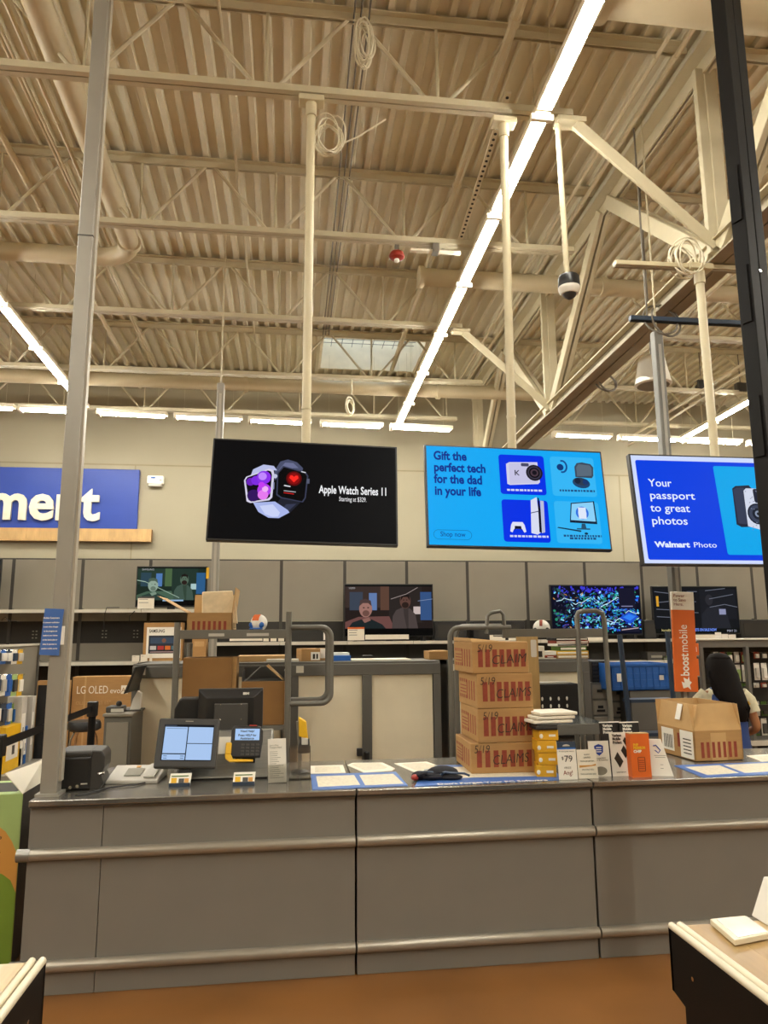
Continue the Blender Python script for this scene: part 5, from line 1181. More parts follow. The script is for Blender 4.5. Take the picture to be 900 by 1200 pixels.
# mats and papers
def sheet(name, label, cat, pts, th, m, z=CZ, **k):
    q = [G(*p, z) for p in pts]; o = sum(q, V((0, 0, 0))) / len(q)
    t = thing(name, label, cat, (o.x, o.y, z))
    MB().prism([(p.x - o.x, p.y - o.y) for p in q], 0, th, 'Z').build(k.get('part', 'sheet'), m, t, smooth=False)
    return t, o
def inlay(t, o, pts, m, name='printed_sheet', z=CZ, lift=.0035):
    q = [G(*p, z) for p in pts]
    return MB().prism([(p.x - o.x, p.y - o.y) for p in q], lift - .0015, lift, 'Z').build(name, m, t, smooth=False)
t, o = sheet('counter_mat', 'blue bordered counter mat holding two white sheets', 'mat', [(364, 908), (464, 905), (478, 921), (366, 926)], .003, 'mat_blue', part='mat_body')
inlay(t, o, [(370.5, 910.5), (415, 909), (422, 920.5), (373, 923)], 'paper_print'); inlay(t, o, [(421, 909), (461, 907.5), (473, 919), (428, 921)], 'paper_print')
for pts, lb in (([(364, 898), (402, 897), (405, 906), (364, 907)], 'white paper behind the blue mat, left one'), ([(407, 897), (413, 894.5), (448, 894), (463, 901), (459, 903.5), (427, 906)], 'white paper behind the blue mat, middle one'), ([(462, 895), (500, 893), (521, 900.5), (487, 906)], 'white paper behind the dark lanyards')):
    t, o = sheet('paper_sheet', lb, 'paper', pts, .003, 'paper'); inlay(t, o, [tuple(V(p).lerp(V(pts[0]).lerp(V(pts[2]), .5), .25)) for p in pts], 'paper_print', 'printed_area', lift=.0034)
t, o = sheet('counter_mat', 'blue counter mat with white lettering under the box stack', 'mat', [(486, 922), (500, 898), (640, 893), (660, 914)], .003, 'mat_blue', part='mat_body')
inlay(t, o, [(508, 913), (515, 900), (622, 897), (638, 910)], 'paper_print')
a, c = G(513, 920.5), G(642, 915.5)
text("Don't Forget Your PC Software", .045, Matrix.Translation((a.x - o.x, a.y - o.y - .0, .0036)) @ Matrix.Rotation(math.atan2(c.y - a.y, c.x - a.x), 4, 'Z'), 'boost_white', t, bold=.001, fit=(c - a).length)
t, o = sheet('counter_mat', 'blue bordered mat with printed sheets before the open carton', 'mat', [(790, 897.5), (905, 893), (905, 907.5), (824, 911.5)], .003, 'mat_blue', part='mat_body')
inlay(t, o, [(803, 899.5), (843, 897.5), (866, 906.5), (829, 909)], 'paper_print'); inlay(t, o, [(848, 897), (905, 894.5), (905, 904.5), (873, 906.5)], 'paper_print')
t, o = sheet('paper_sheet', 'white printed paper at the right end of the counter', 'paper', [(875, 886), (905, 884), (905, 892), (893, 893)], .003, 'paper'); inlay(t, o, [(880, 887), (905, 885.5), (905, 890.5), (894, 891.5)], 'paper_print', 'printed_area', lift=.0034)
# lanyards
c = at(507, 915); t = thing('lanyard_bundle', 'tangle of black and violet lanyards lying on the mat', 'lanyards', (c.x, c.y, CZ + .003))
b = MB(); r_ = random.Random(5)
def blob(x, y, z, rx, ry, rz, m_, nm_): MB().ball((x, y, z), rx, ry, rz, 14, 8).build(nm_, m_, t)
blob(.06, .04, .03, .085, .05, .033, 'cloth_dark', 'cloth_fold'); blob(.0, .02, .018, .07, .05, .02, 'cloth_dark', 'cloth_fold'); blob(-.06, .03, .02, .045, .04, .022, 'cloth_dark', 'cloth_fold'); blob(.1, .0, .012, .06, .03, .014, 'cloth_dark', 'cloth_fold')
for k in range(9):
    x, y = r_.uniform(-.1, .05), r_.uniform(-.03, .05); pts = []
    for i in range(7): pts.append((x + .02 * i * r_.uniform(.5, 1.4), y + r_.uniform(-.015, .015), .02 + .02 * math.sin(i * PI / 6)))
    MB().tube(pts, .006, 6).build('strap', ['cloth_violet', 'cloth_dark', 'phone_grey', 'tube_blue'][k % 4], t)
MB().ball((-.095, -.01, .018), .02, .018, .016, 10, 6).build('clip', 'red_device', t)
# stack of striped cartons
xs = [(553, 627, 535), (561, 627.5, 534), (560, 626.5, 533), (555, 622.5, 531)]
ys = [908, 870, 829.5, 788.5, 752]
c0, c1 = at(553, 908), at(627, 905); Yb = c0.y; zc = CZ + .004
ww = ['CLAIMS', 'CLAIMS', 'CLAIMS', 'CLAIM']; od = ['bottom', 'third from the top', 'second from the top', 'top']
W = c1.x - c0.x
for i in range(4):
    ztop = P(590, ys[i + 1] + .5, Yb).z if i < 3 else P(590, ys[4], Yb).z
    hh = ztop - zc - .001
    xm = (P(xs[i][0], 880, Yb).x + P(xs[i][1], 880, Yb).x) / 2
    rz = (-.02, .0, .02, .03)[i]; W = P(xs[i][1], 880, Yb).x - P(xs[i][0], 880, Yb).x
    t, hx, hy, h = carton('striped_carton', 'brown carton with red stripes and handwriting, %s of the counter stack' % od[i], 'box', xm - W / 2, xm + W / 2, Yb, Yb + .40, zc, zc + hh, 'cardboard', rz)
    t['group'] = 'cartons stacked on the counter'
    for k in range(7):
        x = -hx + .045 + k * (2 * hx - .075) / 6; MB().box(x - .0135, x + .0135, -hy - .001, -hy, h * .2, h * .76).build('red_stripe', 'red_print', t, smooth=False)
    for k in range(4):
        y = -hy + .06 + k * .05; MB().box(-hx - .001, -hx, y - .008, y + .008, h * .2, h * .76).build('red_stripe', 'red_print', t, smooth=False)
    for k in range(5):
        for z in (.2, .68): MB().box(-hx - .001, -hx, .02 + k * .034, .034 + k * .034, h * z, h * (z + .1)).build('red_tick', 'red_print', t, smooth=False)
    b = MB()
    for k in range(3): b.box(-hx - .001, -hx, .03, .16, h * (.36 + .1 * k), h * (.39 + .1 * k))
    b.build('side_print', 'red_print', t, smooth=False)['kind'] = 'stuff'
    text('5/19', .06, FY(-hx + .015 + .01 * (i % 2), -hy - .0022, h * .68), 'ink', t, shear=.15, fit=.085, bold=-.0006)
    text(ww[i], .07, FY(-hx * .35, -hy - .0022, h * .28, -.06), 'ink', t, shear=.2, fit=.2, bold=-.0008)
    MB().box(-.03, .03, -hy + .0, hy, h - .0, h + .0012).build('tape', 'cardboard_in', t, smooth=False)
    zc = zc + hh + .0015
TB = t
MB().hexa([(-hx, -hy + .01, h + .002), (-hx + .15, -hy + .01, h + .002), (-hx + .15, hy, h + .002), (-hx, hy, h + .002)], [(-hx - .005, -hy + .02, h + .022), (-hx + .16, -hy + .01, h + .006), (-hx + .16, hy, h + .006), (-hx, hy, h + .025)]).build('loose_flap', 'cardboard_in', t, smooth=False)
# green clip board tucked behind the stack
a, c = P(612, 776, 4.6), P(629, 746, 4.6)
t = thing('green_board', 'olive board with a white card leaning behind the box stack', 'board', ((a.x + c.x) / 2 - .02, 4.58, CZ * 0)); hw = (c.x - a.x) / 2 + .02
MB().box(-hw, hw, 0, .01, .0, c.z).build('board', 'table_wood_dark', t, smooth=False); MB().prism(rrect(hw - .05, c.z - .13, hw - .012, c.z - .02, .008), -.002, 0).build('card', 'phone_grey', t, smooth=False)
# yellow boxes
c = at(645, 911.5); w_ = P(656, 905, c.y).x - P(634, 905, c.y).x; z = CZ + .001
for i in range(4):
    h = .062 if i < 3 else .055
    t = thing('yellow_box', 'yellow product box, %s of the pile beside the price sign' % ['bottom', 'second', 'third', 'top'][i], 'box', (c.x + .01 * (i % 2), c.y + .08, z), (0, 0, -.22 + .05 * i), 'yellow product boxes')
    MB().box(-w_ / 2, w_ / 2, -.07, .08, 0, h - .002).build('box_body', 'yellow_box', t, smooth=False, bev=.002)
    MB().box(0, w_ * .35, -.0712, -.07, h * .35, h * .55).build('brand_print', 'card_white', t, smooth=False); MB().ball((-w_ * .4, -.07, h * .4), .01, .002, .012, 8, 5).build('mark', 'card_white', t)
    z += h
t = thing('pamphlet_pile', 'dark pamphlets lying on top of the yellow boxes', 'pamphlets', (c.x, c.y + .08, z), (0, 0, -.1))
for i in range(3): MB().box(-w_ * .62 + .01 * i, w_ * .55, -.08, .09, .009 * i, .009 * i + .008).build('pamphlet', ['black_plastic', 'charcoal', 'dark_plastic'][i], t, smooth=False)
t = thing('paper_pile', 'loose pile of white papers above the yellow boxes', 'papers', (c.x + .05, c.y + .12, z + .028), (0, 0, .12))
for i in range(3): MB().box(-.13 + .02 * i, .1 + .015 * i, -.08, .1, .02 * i, .02 * i + .016).build('paper_wad', 'paper', t, smooth=False, bev=.004)
# price signs and brochures
def stand(name, label, cat, x0, x1, ytop, ybase, m, tilt=-.1, rz=0, th=.004, dy=0):
    c = at((x0 + x1) / 2, ybase); c.y += dy
    w_ = P(x1, ybase, c.y).x - P(x0, ybase, c.y).x; h = (P((x0 + x1) / 2, ytop, c.y + .02).z - CZ)
    t = thing(name, label, cat, (c.x, c.y, CZ), (tilt, 0, rz)); h /= math.cos(tilt)
    o = MB().box(-w_ / 2, w_ / 2, 0, th, .0, h).build('front', m, t, smooth=False)
    return t, o, w_, h
t, o, w_, h = stand('price_sign', 'upright sign with a dark blue header and seventy nine dollar price', 'sign', 655.5, 677.5, 869, 914, 'card_white')
MB().box(-w_ / 2, w_ / 2, -.001, 0, h * .84, h).build('header', 'tube_blue', o, smooth=False); MB().box(-w_ / 2, w_ / 2, -.001, 0, h * .8, h * .84).build('header_line', 'crate_blue', o, smooth=False)
MB().prism(ell(0, h * .88, w_ * .2, h * .05, 12, 0, PI), -.002, -.001).build('cloud_mark', 'phone_grey', o, smooth=False)
text('$', .022, FY(-w_ * .3, -.001, h * .53), 'ink', o); text('79', .045, FY(-w_ * .16, -.001, h * .47), 'ink', o, fit=w_ * .42)
text('Protect your device', .01, FY(0, -.001, h * .73), 'grey_text', o, align='CENTER', fit=w_ * .8); text('FREE', .014, FY(0, -.001, h * .29), 'grey_text', o, align='CENTER', fit=w_ * .35); text('Ang!', .032, FY(0, -.001, h * .13), 'red_print', o, align='CENTER', fit=w_ * .5)
MB().box(-w_ / 2, w_ / 2, 0, .07, 0, .003).build('foot', 'acrylic', t, smooth=False)
t, o, w_, h = stand('price_sign', 'cream upright sign between the price sign and the shield leaflet', 'sign', 678.5, 701.5, 878, 912.5, 'paper')
MB().prism([(-w_ * .42, h * .38), (w_ * .42, h * .44), (w_ * .42, h * .5), (w_ * .2, h * .46), (-w_ * .42, h * .46)], -.001, 0).build('hand_print', 'orange_soft', o, smooth=False)
for i, (ff, z) in enumerate(((.3, .8), (.35, .7), (.7, .58), (.6, .28), (.8, .14))): text(('HURRY', 'LIMITED', 'Devices get safer here', 'PROTECTED', 'Terms and limits apply')[i], .011, FY(0, -.001, h * z), 'grey_text', o, align='CENTER', fit=w_ * ff)
MB().box(-w_ / 2, w_ / 2, 0, .07, 0, .003).build('foot', 'acrylic', t, smooth=False)
t, o, w_, h = stand('shield_leaflet', 'white leaflet with a navy shield emblem', 'leaflet', 694.5, 718.5, 868, 911, 'card_white', dy=.02)
MB().prism([(0, h * .58), (w_ * .2, h * .68), (w_ * .22, h * .86), (0, h * .91), (-w_ * .22, h * .86), (-w_ * .2, h * .68)], -.001, 0).build('shield', 'sign_blue', o, smooth=False)
for z in (.8, .74, .68): MB().box(-w_ * .13, w_ * .13, -.0016, -.001, h * z, h * (z + .025)).build('shield_writing', 'card_white', o, smooth=False)
text('Protect your device', .011, FY(0, -.001, h * .5), 'grey_text', o, align='CENTER', fit=w_ * .6); text('Screen & battery', .011, FY(0, -.001, h * .44), 'grey_text', o, align='CENTER', fit=w_ * .8)
MB().prism(ell(0, h * .16, w_ * .32, h * .12, 16), -.001, 0).build('crowd_photo', 'grey_text', o, smooth=False)
for x0, x1, lb, m_ in ((712, 735.5, 'black phone brochure behind the white one, left', 'black_plastic'), (736, 759, 'black phone brochure behind the orange box, right', 'black_plastic')):
    t, o, w_, h = stand('brochure', lb, 'brochure', x0, x1, 846, 904, m_, dy=.05)
    MB().box(-w_ / 2, w_ / 2, -.0006, .004, h - .004, h + .002).build('top_edge', 'card_white', o, smooth=False)
    text('Verizon\nMobile\nProtect', .02, FY(-w_ * .35, -.001, h * .9), 'card_white', o, bold=.0008, gap=.9, fit=w_ * .5)
t, o, w_, h = stand('brochure', 'white phone brochure with black tilted squares', 'brochure', 719.5, 742, 858, 910, 'card_white', dy=.01)
text('Verizon\nMobile\nProtect', .02, FY(-w_ * .36, -.001, h * .9), 'ink', o, bold=.0008, gap=.9, fit=w_ * .5)
for cx_, cz_, s_ in ((-.13, .37, .24), (.22, .55, .2), (.32, .78, .15)):
    p_ = [(cx_ + dx * s_, cz_ + dz * s_ * .75) for dx, dz in ((-.9, .2), (-.1, 1), (1, -.2), (.15, -1))]
    MB().prism([(max(-.5, min(.5, x)) * w_, z * h) for x, z in p_], -.001, 0).build('black_square', 'ink', o, smooth=False)
text('verizon', .01, FY(-w_ * .3, -.001, h * .08), 'ink', o, fit=w_ * .5)
t, o, w_, h = stand('orange_box', 'slim orange product box standing among the brochures', 'box', 741.5, 764, 859.5, 911, 'orange', tilt=-.03, th=.05)
MB().box(-w_ / 2, w_ / 2, -.0, .05, h - .0, h + .004).build('box_top', 'cardboard_in', o, smooth=False)
text('PHP\nPREMIUM', .018, FY(-w_ * .36, -.001, h * .72), 'yellow', o, bold=.001, gap=.85, fit=w_ * .62); text('CHIP', .018, FY(-w_ * .36, -.001, h * .57), 'card_white', o, bold=.001, fit=w_ * .42)
MB().tube([(x, -.001, z) for x, z in rrect(-w_ * .16, h * .14, w_ * .2, h * .46, .004)], .0014, 4, closed=True).build('phone_outline', 'ink', o)
for i in range(5): MB().box(-w_ * .12, w_ * .16, -.0015, -.0005, h * (.2 + .045 * i), h * (.212 + .045 * i)).build('list_line', 'red_print', o, smooth=False)
c = at(777, 909.5); w_ = P(789, 905, c.y).x - P(766, 905, c.y).x; h = P(771, 867, c.y).z - CZ
t = thing('tent_card', 'white tent card leaning right with a navy diamond mark', 'card', (c.x, c.y, CZ), (0, 0, -.25))
o = MB().hexa([(-w_ / 2, 0, 0), (w_ / 2, 0, 0), (w_ / 2, .06, 0), (-w_ / 2, .06, 0)], [(-w_ / 2 - .012, .02, h), (w_ * .05, .02, h), (w_ * .05, .03, h), (-w_ / 2 - .012, .03, h)]).build('card', 'card_white', t, smooth=False)
for x, z, e in ((-.22, .72, 0),):
    MB().tube([(w_ * (x + dx), .0135, h * (z + dz)) for dx, dz in ((-.12, .1), (0, .12), (.2, -.02), (.1, -.1), (-.05, -.02))], .003, 5).build('navy_mark', 'sign_blue', o)
for z, ff in ((.55, .35), (.5, .3), (.3, .1), (.2, .1)): MB().box(-w_ * ff + w_ * .02, w_ * ff * .6, .018 * z - .0, .019 * z + .001, h * z, h * (z + .012)).build('print_line', 'grey_text', o, smooth=False)
# big open carton on the right
a, c_ = at(813, 893), at(874, 892); W = c_.x - a.x; zt_ = P(813, 857.5, a.y).z - CZ
t, hx, hy, h = open_carton('big open brown carton with red stripes at the right of the counter', a.x, a.x + W, a.y, a.y + .39, CZ + .004, zt_, .05, [('f', .155, -.28), ('l', .15, -.22), ('b', .15, .05), ('r', .15, -.1)])
for y0, y1, z0, z1, nm_ in ((.02, .15, .02, .15, 'shipping_label'), (-.18, -.05, .0, .155, 'shipping_label')):
    MB().box(-hx - .0015, -hx, y0, y1, z0 + .006, z1 + .006).build(nm_, 'card_white', t, smooth=False)
b = MB()
for k in range(7): b.box(-hx - .0022, -hx - .0015, .035 + .014 * k, .041 + .014 * k, .04, .12)
for k in range(5): b.box(-hx - .0022, -hx - .0015, -.16, -.08, .03 + .02 * k, .036 + .02 * k)
b.build('label_print', 'ink', t, smooth=False)['kind'] = 'stuff'
MB().box(-hx - .001, -hx, -.045, -.02, .06, .14).build('red_stripe', 'red_print', t, smooth=False)
MB().box(-.05, .05, -hy - .0008, -hy, 0, h * .92).build('tape', 'cardboard_in', t, smooth=False)
sx_ = math.sin(-.22); MB().hexa([(-hx - .003, -.06, h + .05), (-hx - .003, -.01, h + .05), (-hx + .0, -.01, h + .05), (-hx + .0, -.06, h + .05)], [(-hx + .022, -.06, h + .14), (-hx + .022, -.01, h + .14), (-hx + .025, -.01, h + .14), (-hx + .025, -.06, h + .14)]).build('flap_label', 'card_white', t, smooth=False)
# ================================================================ LEFT SIDE
# grey pedestal cabinet and flat monitor behind the counter
Yg = 5.6; a, c = P(119, 900, Yg), P(155, 836, Yg)
t = thing('pedestal_cabinet', 'low grey cabinet with clutter on top behind the printer', 'cabinet', ((a.x + c.x) / 2, Yg, 0)); hw = (c.x - a.x) / 2
MB().box(-hw, hw, 0, .5, .0, c.z - .02).build('cabinet_body', 'frame_grey', t, smooth=False, bev=.004); MB().box(-hw - .01, hw + .01, -.015, .51, c.z - .02, c.z).build('top_board', 'panel_grey', t, smooth=False, bev=.003)
MB().box(-hw + .02, hw - .02, -.012, 0, .06, c.z - .06).build('door', 'shelf_grey', t, smooth=False, bev=.003)
zc = c.z
t = thing('side_monitor', 'black monitor seen edge on beside the left cabinet', 'monitor', (P(150, 815, Yg).x, Yg + .2, zc)); zz = lambda py: P(150, py, Yg).z - zc
MB().hexa([(-.045, -.15, zz(814)), (-.02, -.15, zz(813)), (-.01, .2, zz(813)), (-.03, .2, zz(814))], [(.03, -.15, zz(782)), (.045, -.15, zz(782)), (.05, .2, zz(782)), (.035, .2, zz(782))]).build('panel', 'black_plastic', t, smooth=False, bev=.003)
MB().prism([(-.02, .008), (.05, .008), (.055, zz(815)), (.03, zz(812)), (.0, zz(822))], -.02, .04).build('stand', 'card_white', t, smooth=False); MB().box(-.06, .07, -.06, .1, 0, .01).build('foot', 'charcoal', t, smooth=False)
t = thing('gadget_pile', 'dark gadget with a round knob lying on the low cabinet', 'gadget', (P(133, 832, Yg).x, Yg + .12, zc))
MB().box(-.07, .05, -.06, .08, 0, .045).build('gadget_body', 'charcoal', t, bev=.01); MB().ball((.01, 0, .06), .022).build('knob', 'black_plastic', t); MB().box(-.03, .06, -.07, -.061, .005, .03).build('label', 'phone_grey', t, smooth=False)
# stool
c = G(99, 847, .66); t = thing('stool', 'black padded stool on a chrome ring frame', 'stool', (c.x, c.y, 0))
r = (P(119, 845, c.y).x - P(80, 845, c.y).x) / 2
MB().lathe([(r * .85, .58), (r, .6), (r, .65), (r * .92, .68), (r * .5, .69)], 28).build('seat', 'black_plastic', t)
for k in range(4):
    a = PI / 4 + k * PI / 2; ca, sa = math.cos(a), math.sin(a)
    MB().tube([(r * .6 * ca, r * .6 * sa, .58), (r * .85 * ca, r * .85 * sa, .5), (r * .9 * ca, r * .9 * sa, .42), (r * 1.05 * ca, r * 1.05 * sa, .0)], .013, 8).build('leg', 'chrome', t)
MB().tube([(r * .92 * math.cos(i * PI / 12), r * .92 * math.sin(i * PI / 12), .36) for i in range(24)], .011, 8, closed=True).build('foot_ring', 'chrome', t)
# belt barrier
pa, pb2 = G(109, 822, 1.0), G(-2, 861, 1.0)
for p, lb in ((pa, 'black belt barrier post beside the stool'), (pb2, 'black belt barrier post at the left edge of the photo')):
    t = thing('barrier_post', lb, 'barrier', (p.x, p.y, 0), group='belt barrier posts')
    MB().tube([(0, 0, .02), (0, 0, .9)], .032, 14).build('post', 'black_metal', t); MB().lathe([(.17, 0), (.17, .015), (.05, .04)], 24).build('base', 'black_metal', t)
    MB().box(-.04, .04, -.04, .04, .87, 1.0).build('belt_head', 'black_plastic', t, smooth=False, bev=.008)
d = pb2 - pa; o_ = MB(); n_ = 8
for i in range(n_):
    q = [pa + d * (i / n_), pa + d * ((i + 1) / n_)]
    o_.hexa([V((q[0].x, q[0].y, .91)) - pa, V((q[0].x, q[0].y + .004, .91)) - pa, V((q[1].x, q[1].y + .004, .91)) - pa, V((q[1].x, q[1].y, .91)) - pa], [V((q[0].x, q[0].y, .965)) - pa, V((q[0].x, q[0].y + .004, .965)) - pa, V((q[1].x, q[1].y + .004, .965)) - pa, V((q[1].x, q[1].y, .965)) - pa])
o = tag(o_.build('barrier_belt', 'black_plastic', smooth=False), 'black belt stretched between the two barrier posts', 'belt'); o.location = pa
# peg board gondola on the left, running towards the back wall
GXL = -3.2
def S(px, py, X):
    r = ray(px, py); t = X / r.x; return V((X, r.y * t, CH + r.z * t))
y0, y1 = 8.2, 9.9
zt_ = S(50, 756, GXL).z
t = thing('gondola', 'grey peg board gondola full of small packets at the left edge', 'shelving', (GXL, y0, 0))
MB().box(-.06, 0, 0, y1 - y0, .1, zt_).build('peg_board', 'panel_grey', t, smooth=False)
for y in (0, y1 - y0 - .04): MB().box(-.06, .02, y, y + .04, 0, zt_ + .02).build('upright', 'frame_grey', t, smooth=False)
MB().box(-.03, .4, 0, y1 - y0, .1, .16).build('base_shelf', 'shelf_grey', t, smooth=False); MB().box(.4, .412, 0, y1 - y0, .1, .19).build('price_rail', 'shelf_edge', t, smooth=False)
MB().box(-.06, .36, 0, y1 - y0, 0, .1).build('kick_panel', 'recess_dark', t, smooth=False); MB().box(-.06, .02, 0, y1 - y0, zt_, zt_ + .025).build('top_cap', 'shelf_edge', t, smooth=False)
def hang(label, X, yc, w_, ztop, h, m_, m2, group, hook=.12):
    t = thing('hanging_packet', label, 'packet', (X, yc, ztop), (0, 0, PI / 2), group)
    o = MB().box(-w_ / 2, w_ / 2, -.002, .002, -h, 0).build('backing_card', m_, t, smooth=False)
    MB().box(-w_ * .36, w_ * .36, -.025, -.002, -h * .8, -h * .25).build('blister', m2, t, smooth=False, bev=.006)
    MB().tube([(0, hook, -.01), (0, -.04, -.01), (0, -.045, .005)], .003, 5).build('peg_hook', 'chrome', t)
rows = [(757, 778, ['tube_blue', 'phone_grey', 'crate_blue', 'tube_blue', 'card_white', 'yellow'], 'top'), (786, 815, ['crate_blue', 'tube_blue', 'card_white', 'crate_blue', 'green_light', 'yellow'], 'second'), (820, 850, ['tube_blue', 'black_plastic', 'tube_blue', 'crate_blue', 'green_mid', 'black_plastic'], 'third')]
cn = {'tube_blue': 'slate blue', 'phone_grey': 'pale grey', 'crate_blue': 'bright blue', 'card_white': 'white', 'yellow': 'yellow', 'green_light': 'light green', 'green_mid': 'green', 'black_plastic': 'black', 'red_print': 'red', 'green_dark': 'dark green'}
pos = ['leftmost', 'second', 'third', 'fourth', 'fifth', 'rightmost', 'seventh', 'eighth']
for (ya, yb, ms, rw) in rows:
    for i, m_ in enumerate(ms):
        px = -9 + i * 6.6; p = S(px, ya + 4, GXL + .16); h = p.z - S(px, yb, GXL + .16).z
        hang('%s packet on the left peg board, %s row, %s' % (cn[m_], rw, pos[i]), GXL + .16, p.y, .15, p.z, h, m_, ['card_white', 'tube_blue', 'phone_grey', 'crate_blue', 'charcoal', 'card_white'][(i + len(rw)) % 6], 'packets on the left peg board', .13)
for k, (px0, px1, yt, yb, m_, lb) in enumerate(((5, 28, 846, 880, 'yellow', 'yellow and white boxed product on the left base shelf'), (27, 33, 850, 873, 'crate_blue', 'teal boxed product on the left base shelf'), (24, 33, 815, 851, 'phone_grey', 'tall pale grey box on the left gondola, nearer one'), (35, 42, 815, 869, 'phone_grey', 'tall pale grey box on the left gondola, middle one'), (42, 49, 815, 866, 'card_white', 'tall white box on the left gondola, farthest one'))):
    a, c = S(px0, yb, GXL + .25), S(px1, yt, GXL + .25); ya, yb2 = a.y, c.y
    zb = .16 if k != 2 else .16; h = max(.1, c.z - zb)
    t = thing('boxed_product', lb, 'box', (GXL + .17, (ya + yb2) / 2, zb)); hy = abs(yb2 - ya) / 2 - .006
    MB().box(-.08, .08, -hy, hy, 0, h).build('box_body', m_, t, smooth=False, bev=.003)
    MB().box(.08, .082, -hy * .8, hy * .5, h * .25, h * .75).build('front_print', 'card_white' if m_ != 'card_white' else 'ink', t, smooth=False); MB().box(.082, .083, -hy * .2, hy * .1, h * .35, h * .55).build('picture_print', 'charcoal', t, smooth=False)
# green recycling box beside the counter
c = G(27, 930, .8); hx = .24
t = thing('recycling_box', 'green printed ink cartridge recycling box beside the counter', 'recycling box', (c.x - hx, c.y, 0), (0, 0, 0)); H = .8
MB().box(-hx, hx, 0, .36, 0, H).build('box_body', 'green_light', t, smooth=False, bev=.003)
MB().box(hx, hx + .002, .002, .358, 0, H).build('side_panel', 'charcoal', t, smooth=False)
pts = [(hx - .001, .002), (hx - .001, .47), (hx - .012, .52), (hx - .035, .57), (hx - .07, .62), (hx - .13, .665), (hx - .2, .69), (-hx + .001, .70), (-hx + .001, .002)]
MB().prism(pts, -.0015, 0).build('orange_wave', 'orange_soft', t, smooth=False)
pts = [(hx - .001, .002), (hx - .001, .33), (hx - .03, .39), (hx - .07, .42), (hx - .13, .44), (-hx + .001, .46), (-hx + .001, .002)]
MB().prism(pts, -.0025, -.0015).build('green_wave', 'green_mid', t, smooth=False)
MB().prism([(hx - .13, .80), (hx - .13, .68), (hx - .1, .62), (hx - .16, .6), (hx - .2, .7), (hx - .2, .8)], -.0015, 0).build('leaf_print', 'green_dark', t, smooth=False)
dn = Matrix.Translation((hx - .112, -.0035, .60)) @ Matrix.Rotation(PI / 2, 4, 'Y') @ Matrix.Rotation(PI / 2, 4, 'X')
text('Recycle all brands of empty ink cartridges here', .038, dn, 'ink', t, fit=.58)
MB().hexa([(hx - .004, .0, H - .002), (hx, .0, H - .002), (hx, .36, H - .002), (hx - .004, .36, H - .002)], [(hx - .095, .0, H + .10), (hx - .091, .0, H + .102), (hx - .03, .36, H + .102), (hx - .034, .36, H + .10)]).build('lid_flap', 'paper', t, smooth=False)
MB().box(-hx + .05, hx - .05, .06, .3, H - .001, H + .001).build('opening', 'recess_dark', t, smooth=False)  # dark sheet on the closed top stands in for the shaded inside

# ================================================================ FOREGROUND TABLES
def table(label, x0, x1, y0, y1, side):
    Zt = .75
    t = thing('display_table', label, 'table', ((x0 + x1) / 2, (y0 + y1) / 2, 0)); hx, hy = (x1 - x0) / 2, (y1 - y0) / 2
    MB().box(-hx + .01, hx - .01, -hy, hy - .004, Zt - .03, Zt - .005).build('top_board', 'cardboard_dark', t, smooth=False)
    n = 9; wd = 2 * (hx - .05) / n; rr = random.Random(int(x0 * 10))
    for i in range(n):
        y = -hy; k = 0
        cut = [-hy] + sorted(rr.uniform(-hy + .15, hy - .15) for _ in range(2)) + [hy - .003]
        for a, c in zip(cut, cut[1:]):
            MB().box(-hx + .05 + i * wd + .0005, -hx + .05 + (i + 1) * wd - .0005, a + .0005, c - .0005, Zt - .005, Zt).build('plank', rr.choice(['table_wood', 'table_wood', 'table_wood', 'table_wood_light', 'table_wood_dark']), t, smooth=False)
    for s in (-1, 1):
        for j in range(2): MB().tube([(s * (hx - .008 - .026 * j), -hy, Zt + .002), (s * (hx - .008 - .026 * j), hy - .004, Zt + .002)], .0105, 10).build('edge_rail', 'rail_cream', t)
        MB().prism([(hy, Zt - .004), (hy, Zt - .17), (hy - .065, Zt - .185), (hy - .065, .0), (-hy, .0), (-hy, Zt - .004)], s * hx - .012 - (0 if s > 0 else -.012), s * hx + (0 if s > 0 else .012), 'X').build('side_panel', 'black_metal', t, smooth=False, bev=.003)
        MB().tube([(s * hx, hy - .12, Zt - .09), (s * (hx + .002), hy - .12, Zt - .09)], .006, 10).build('rivet', 'chrome', t)
    MB().box(-hx, hx, hy - .012, hy, Zt - .17, Zt - .004).build('end_panel', 'black_metal', t, smooth=False)
    MB().box(-hx + .02, hx - .02, hy - .08, hy - .066, 0, Zt - .03).build('leg_panel', 'black_metal', t, smooth=False)
    return t
rc = G(783, 1085, .75); table('wood topped black display table in the right foreground', rc.x, rc.x + .95, .35, rc.y, 1)
lc = G(54, 1126, .75); table('wood topped black display table in the left foreground', lc.x - .95, lc.x, .35, lc.y, -1)
# white boxed tablet and white stand on the right table
q = [G(832, 1078, .765), G(873, 1074, .765), G(902, 1095, .765), G(861, 1103, .765)]; o = sum(q, V((0, 0, 0))) / 4
t = thing('product_box', 'shiny white flat product box lying on the right table', 'box', (o.x, o.y, .753))
MB().hexa([(p.x - o.x, p.y - o.y, 0) for p in (q[3], q[2], q[1], q[0])], [(p.x - o.x, p.y - o.y, .015) for p in (q[3], q[2], q[1], q[0])]).build('box_body', 'rail_cream', t, smooth=False, bev=.002)
MB().prism([((p.x - o.x) * .86 + .008, (p.y - o.y) * .86) for p in (q[3], q[2], q[1], q[0])], .015, .0165, 'Z').build('glossy_print', mat('gloss_white', 'f4f2ea', .08, var=.1, scale=14, coat=1), t, smooth=False)
o = G(916, 1092, .753); Yq = o.y
t = thing('display_stand', 'white angled display stand at the right edge of the photo', 'stand', (o.x, Yq, .753))
p1 = P(927, 1052, Yq)
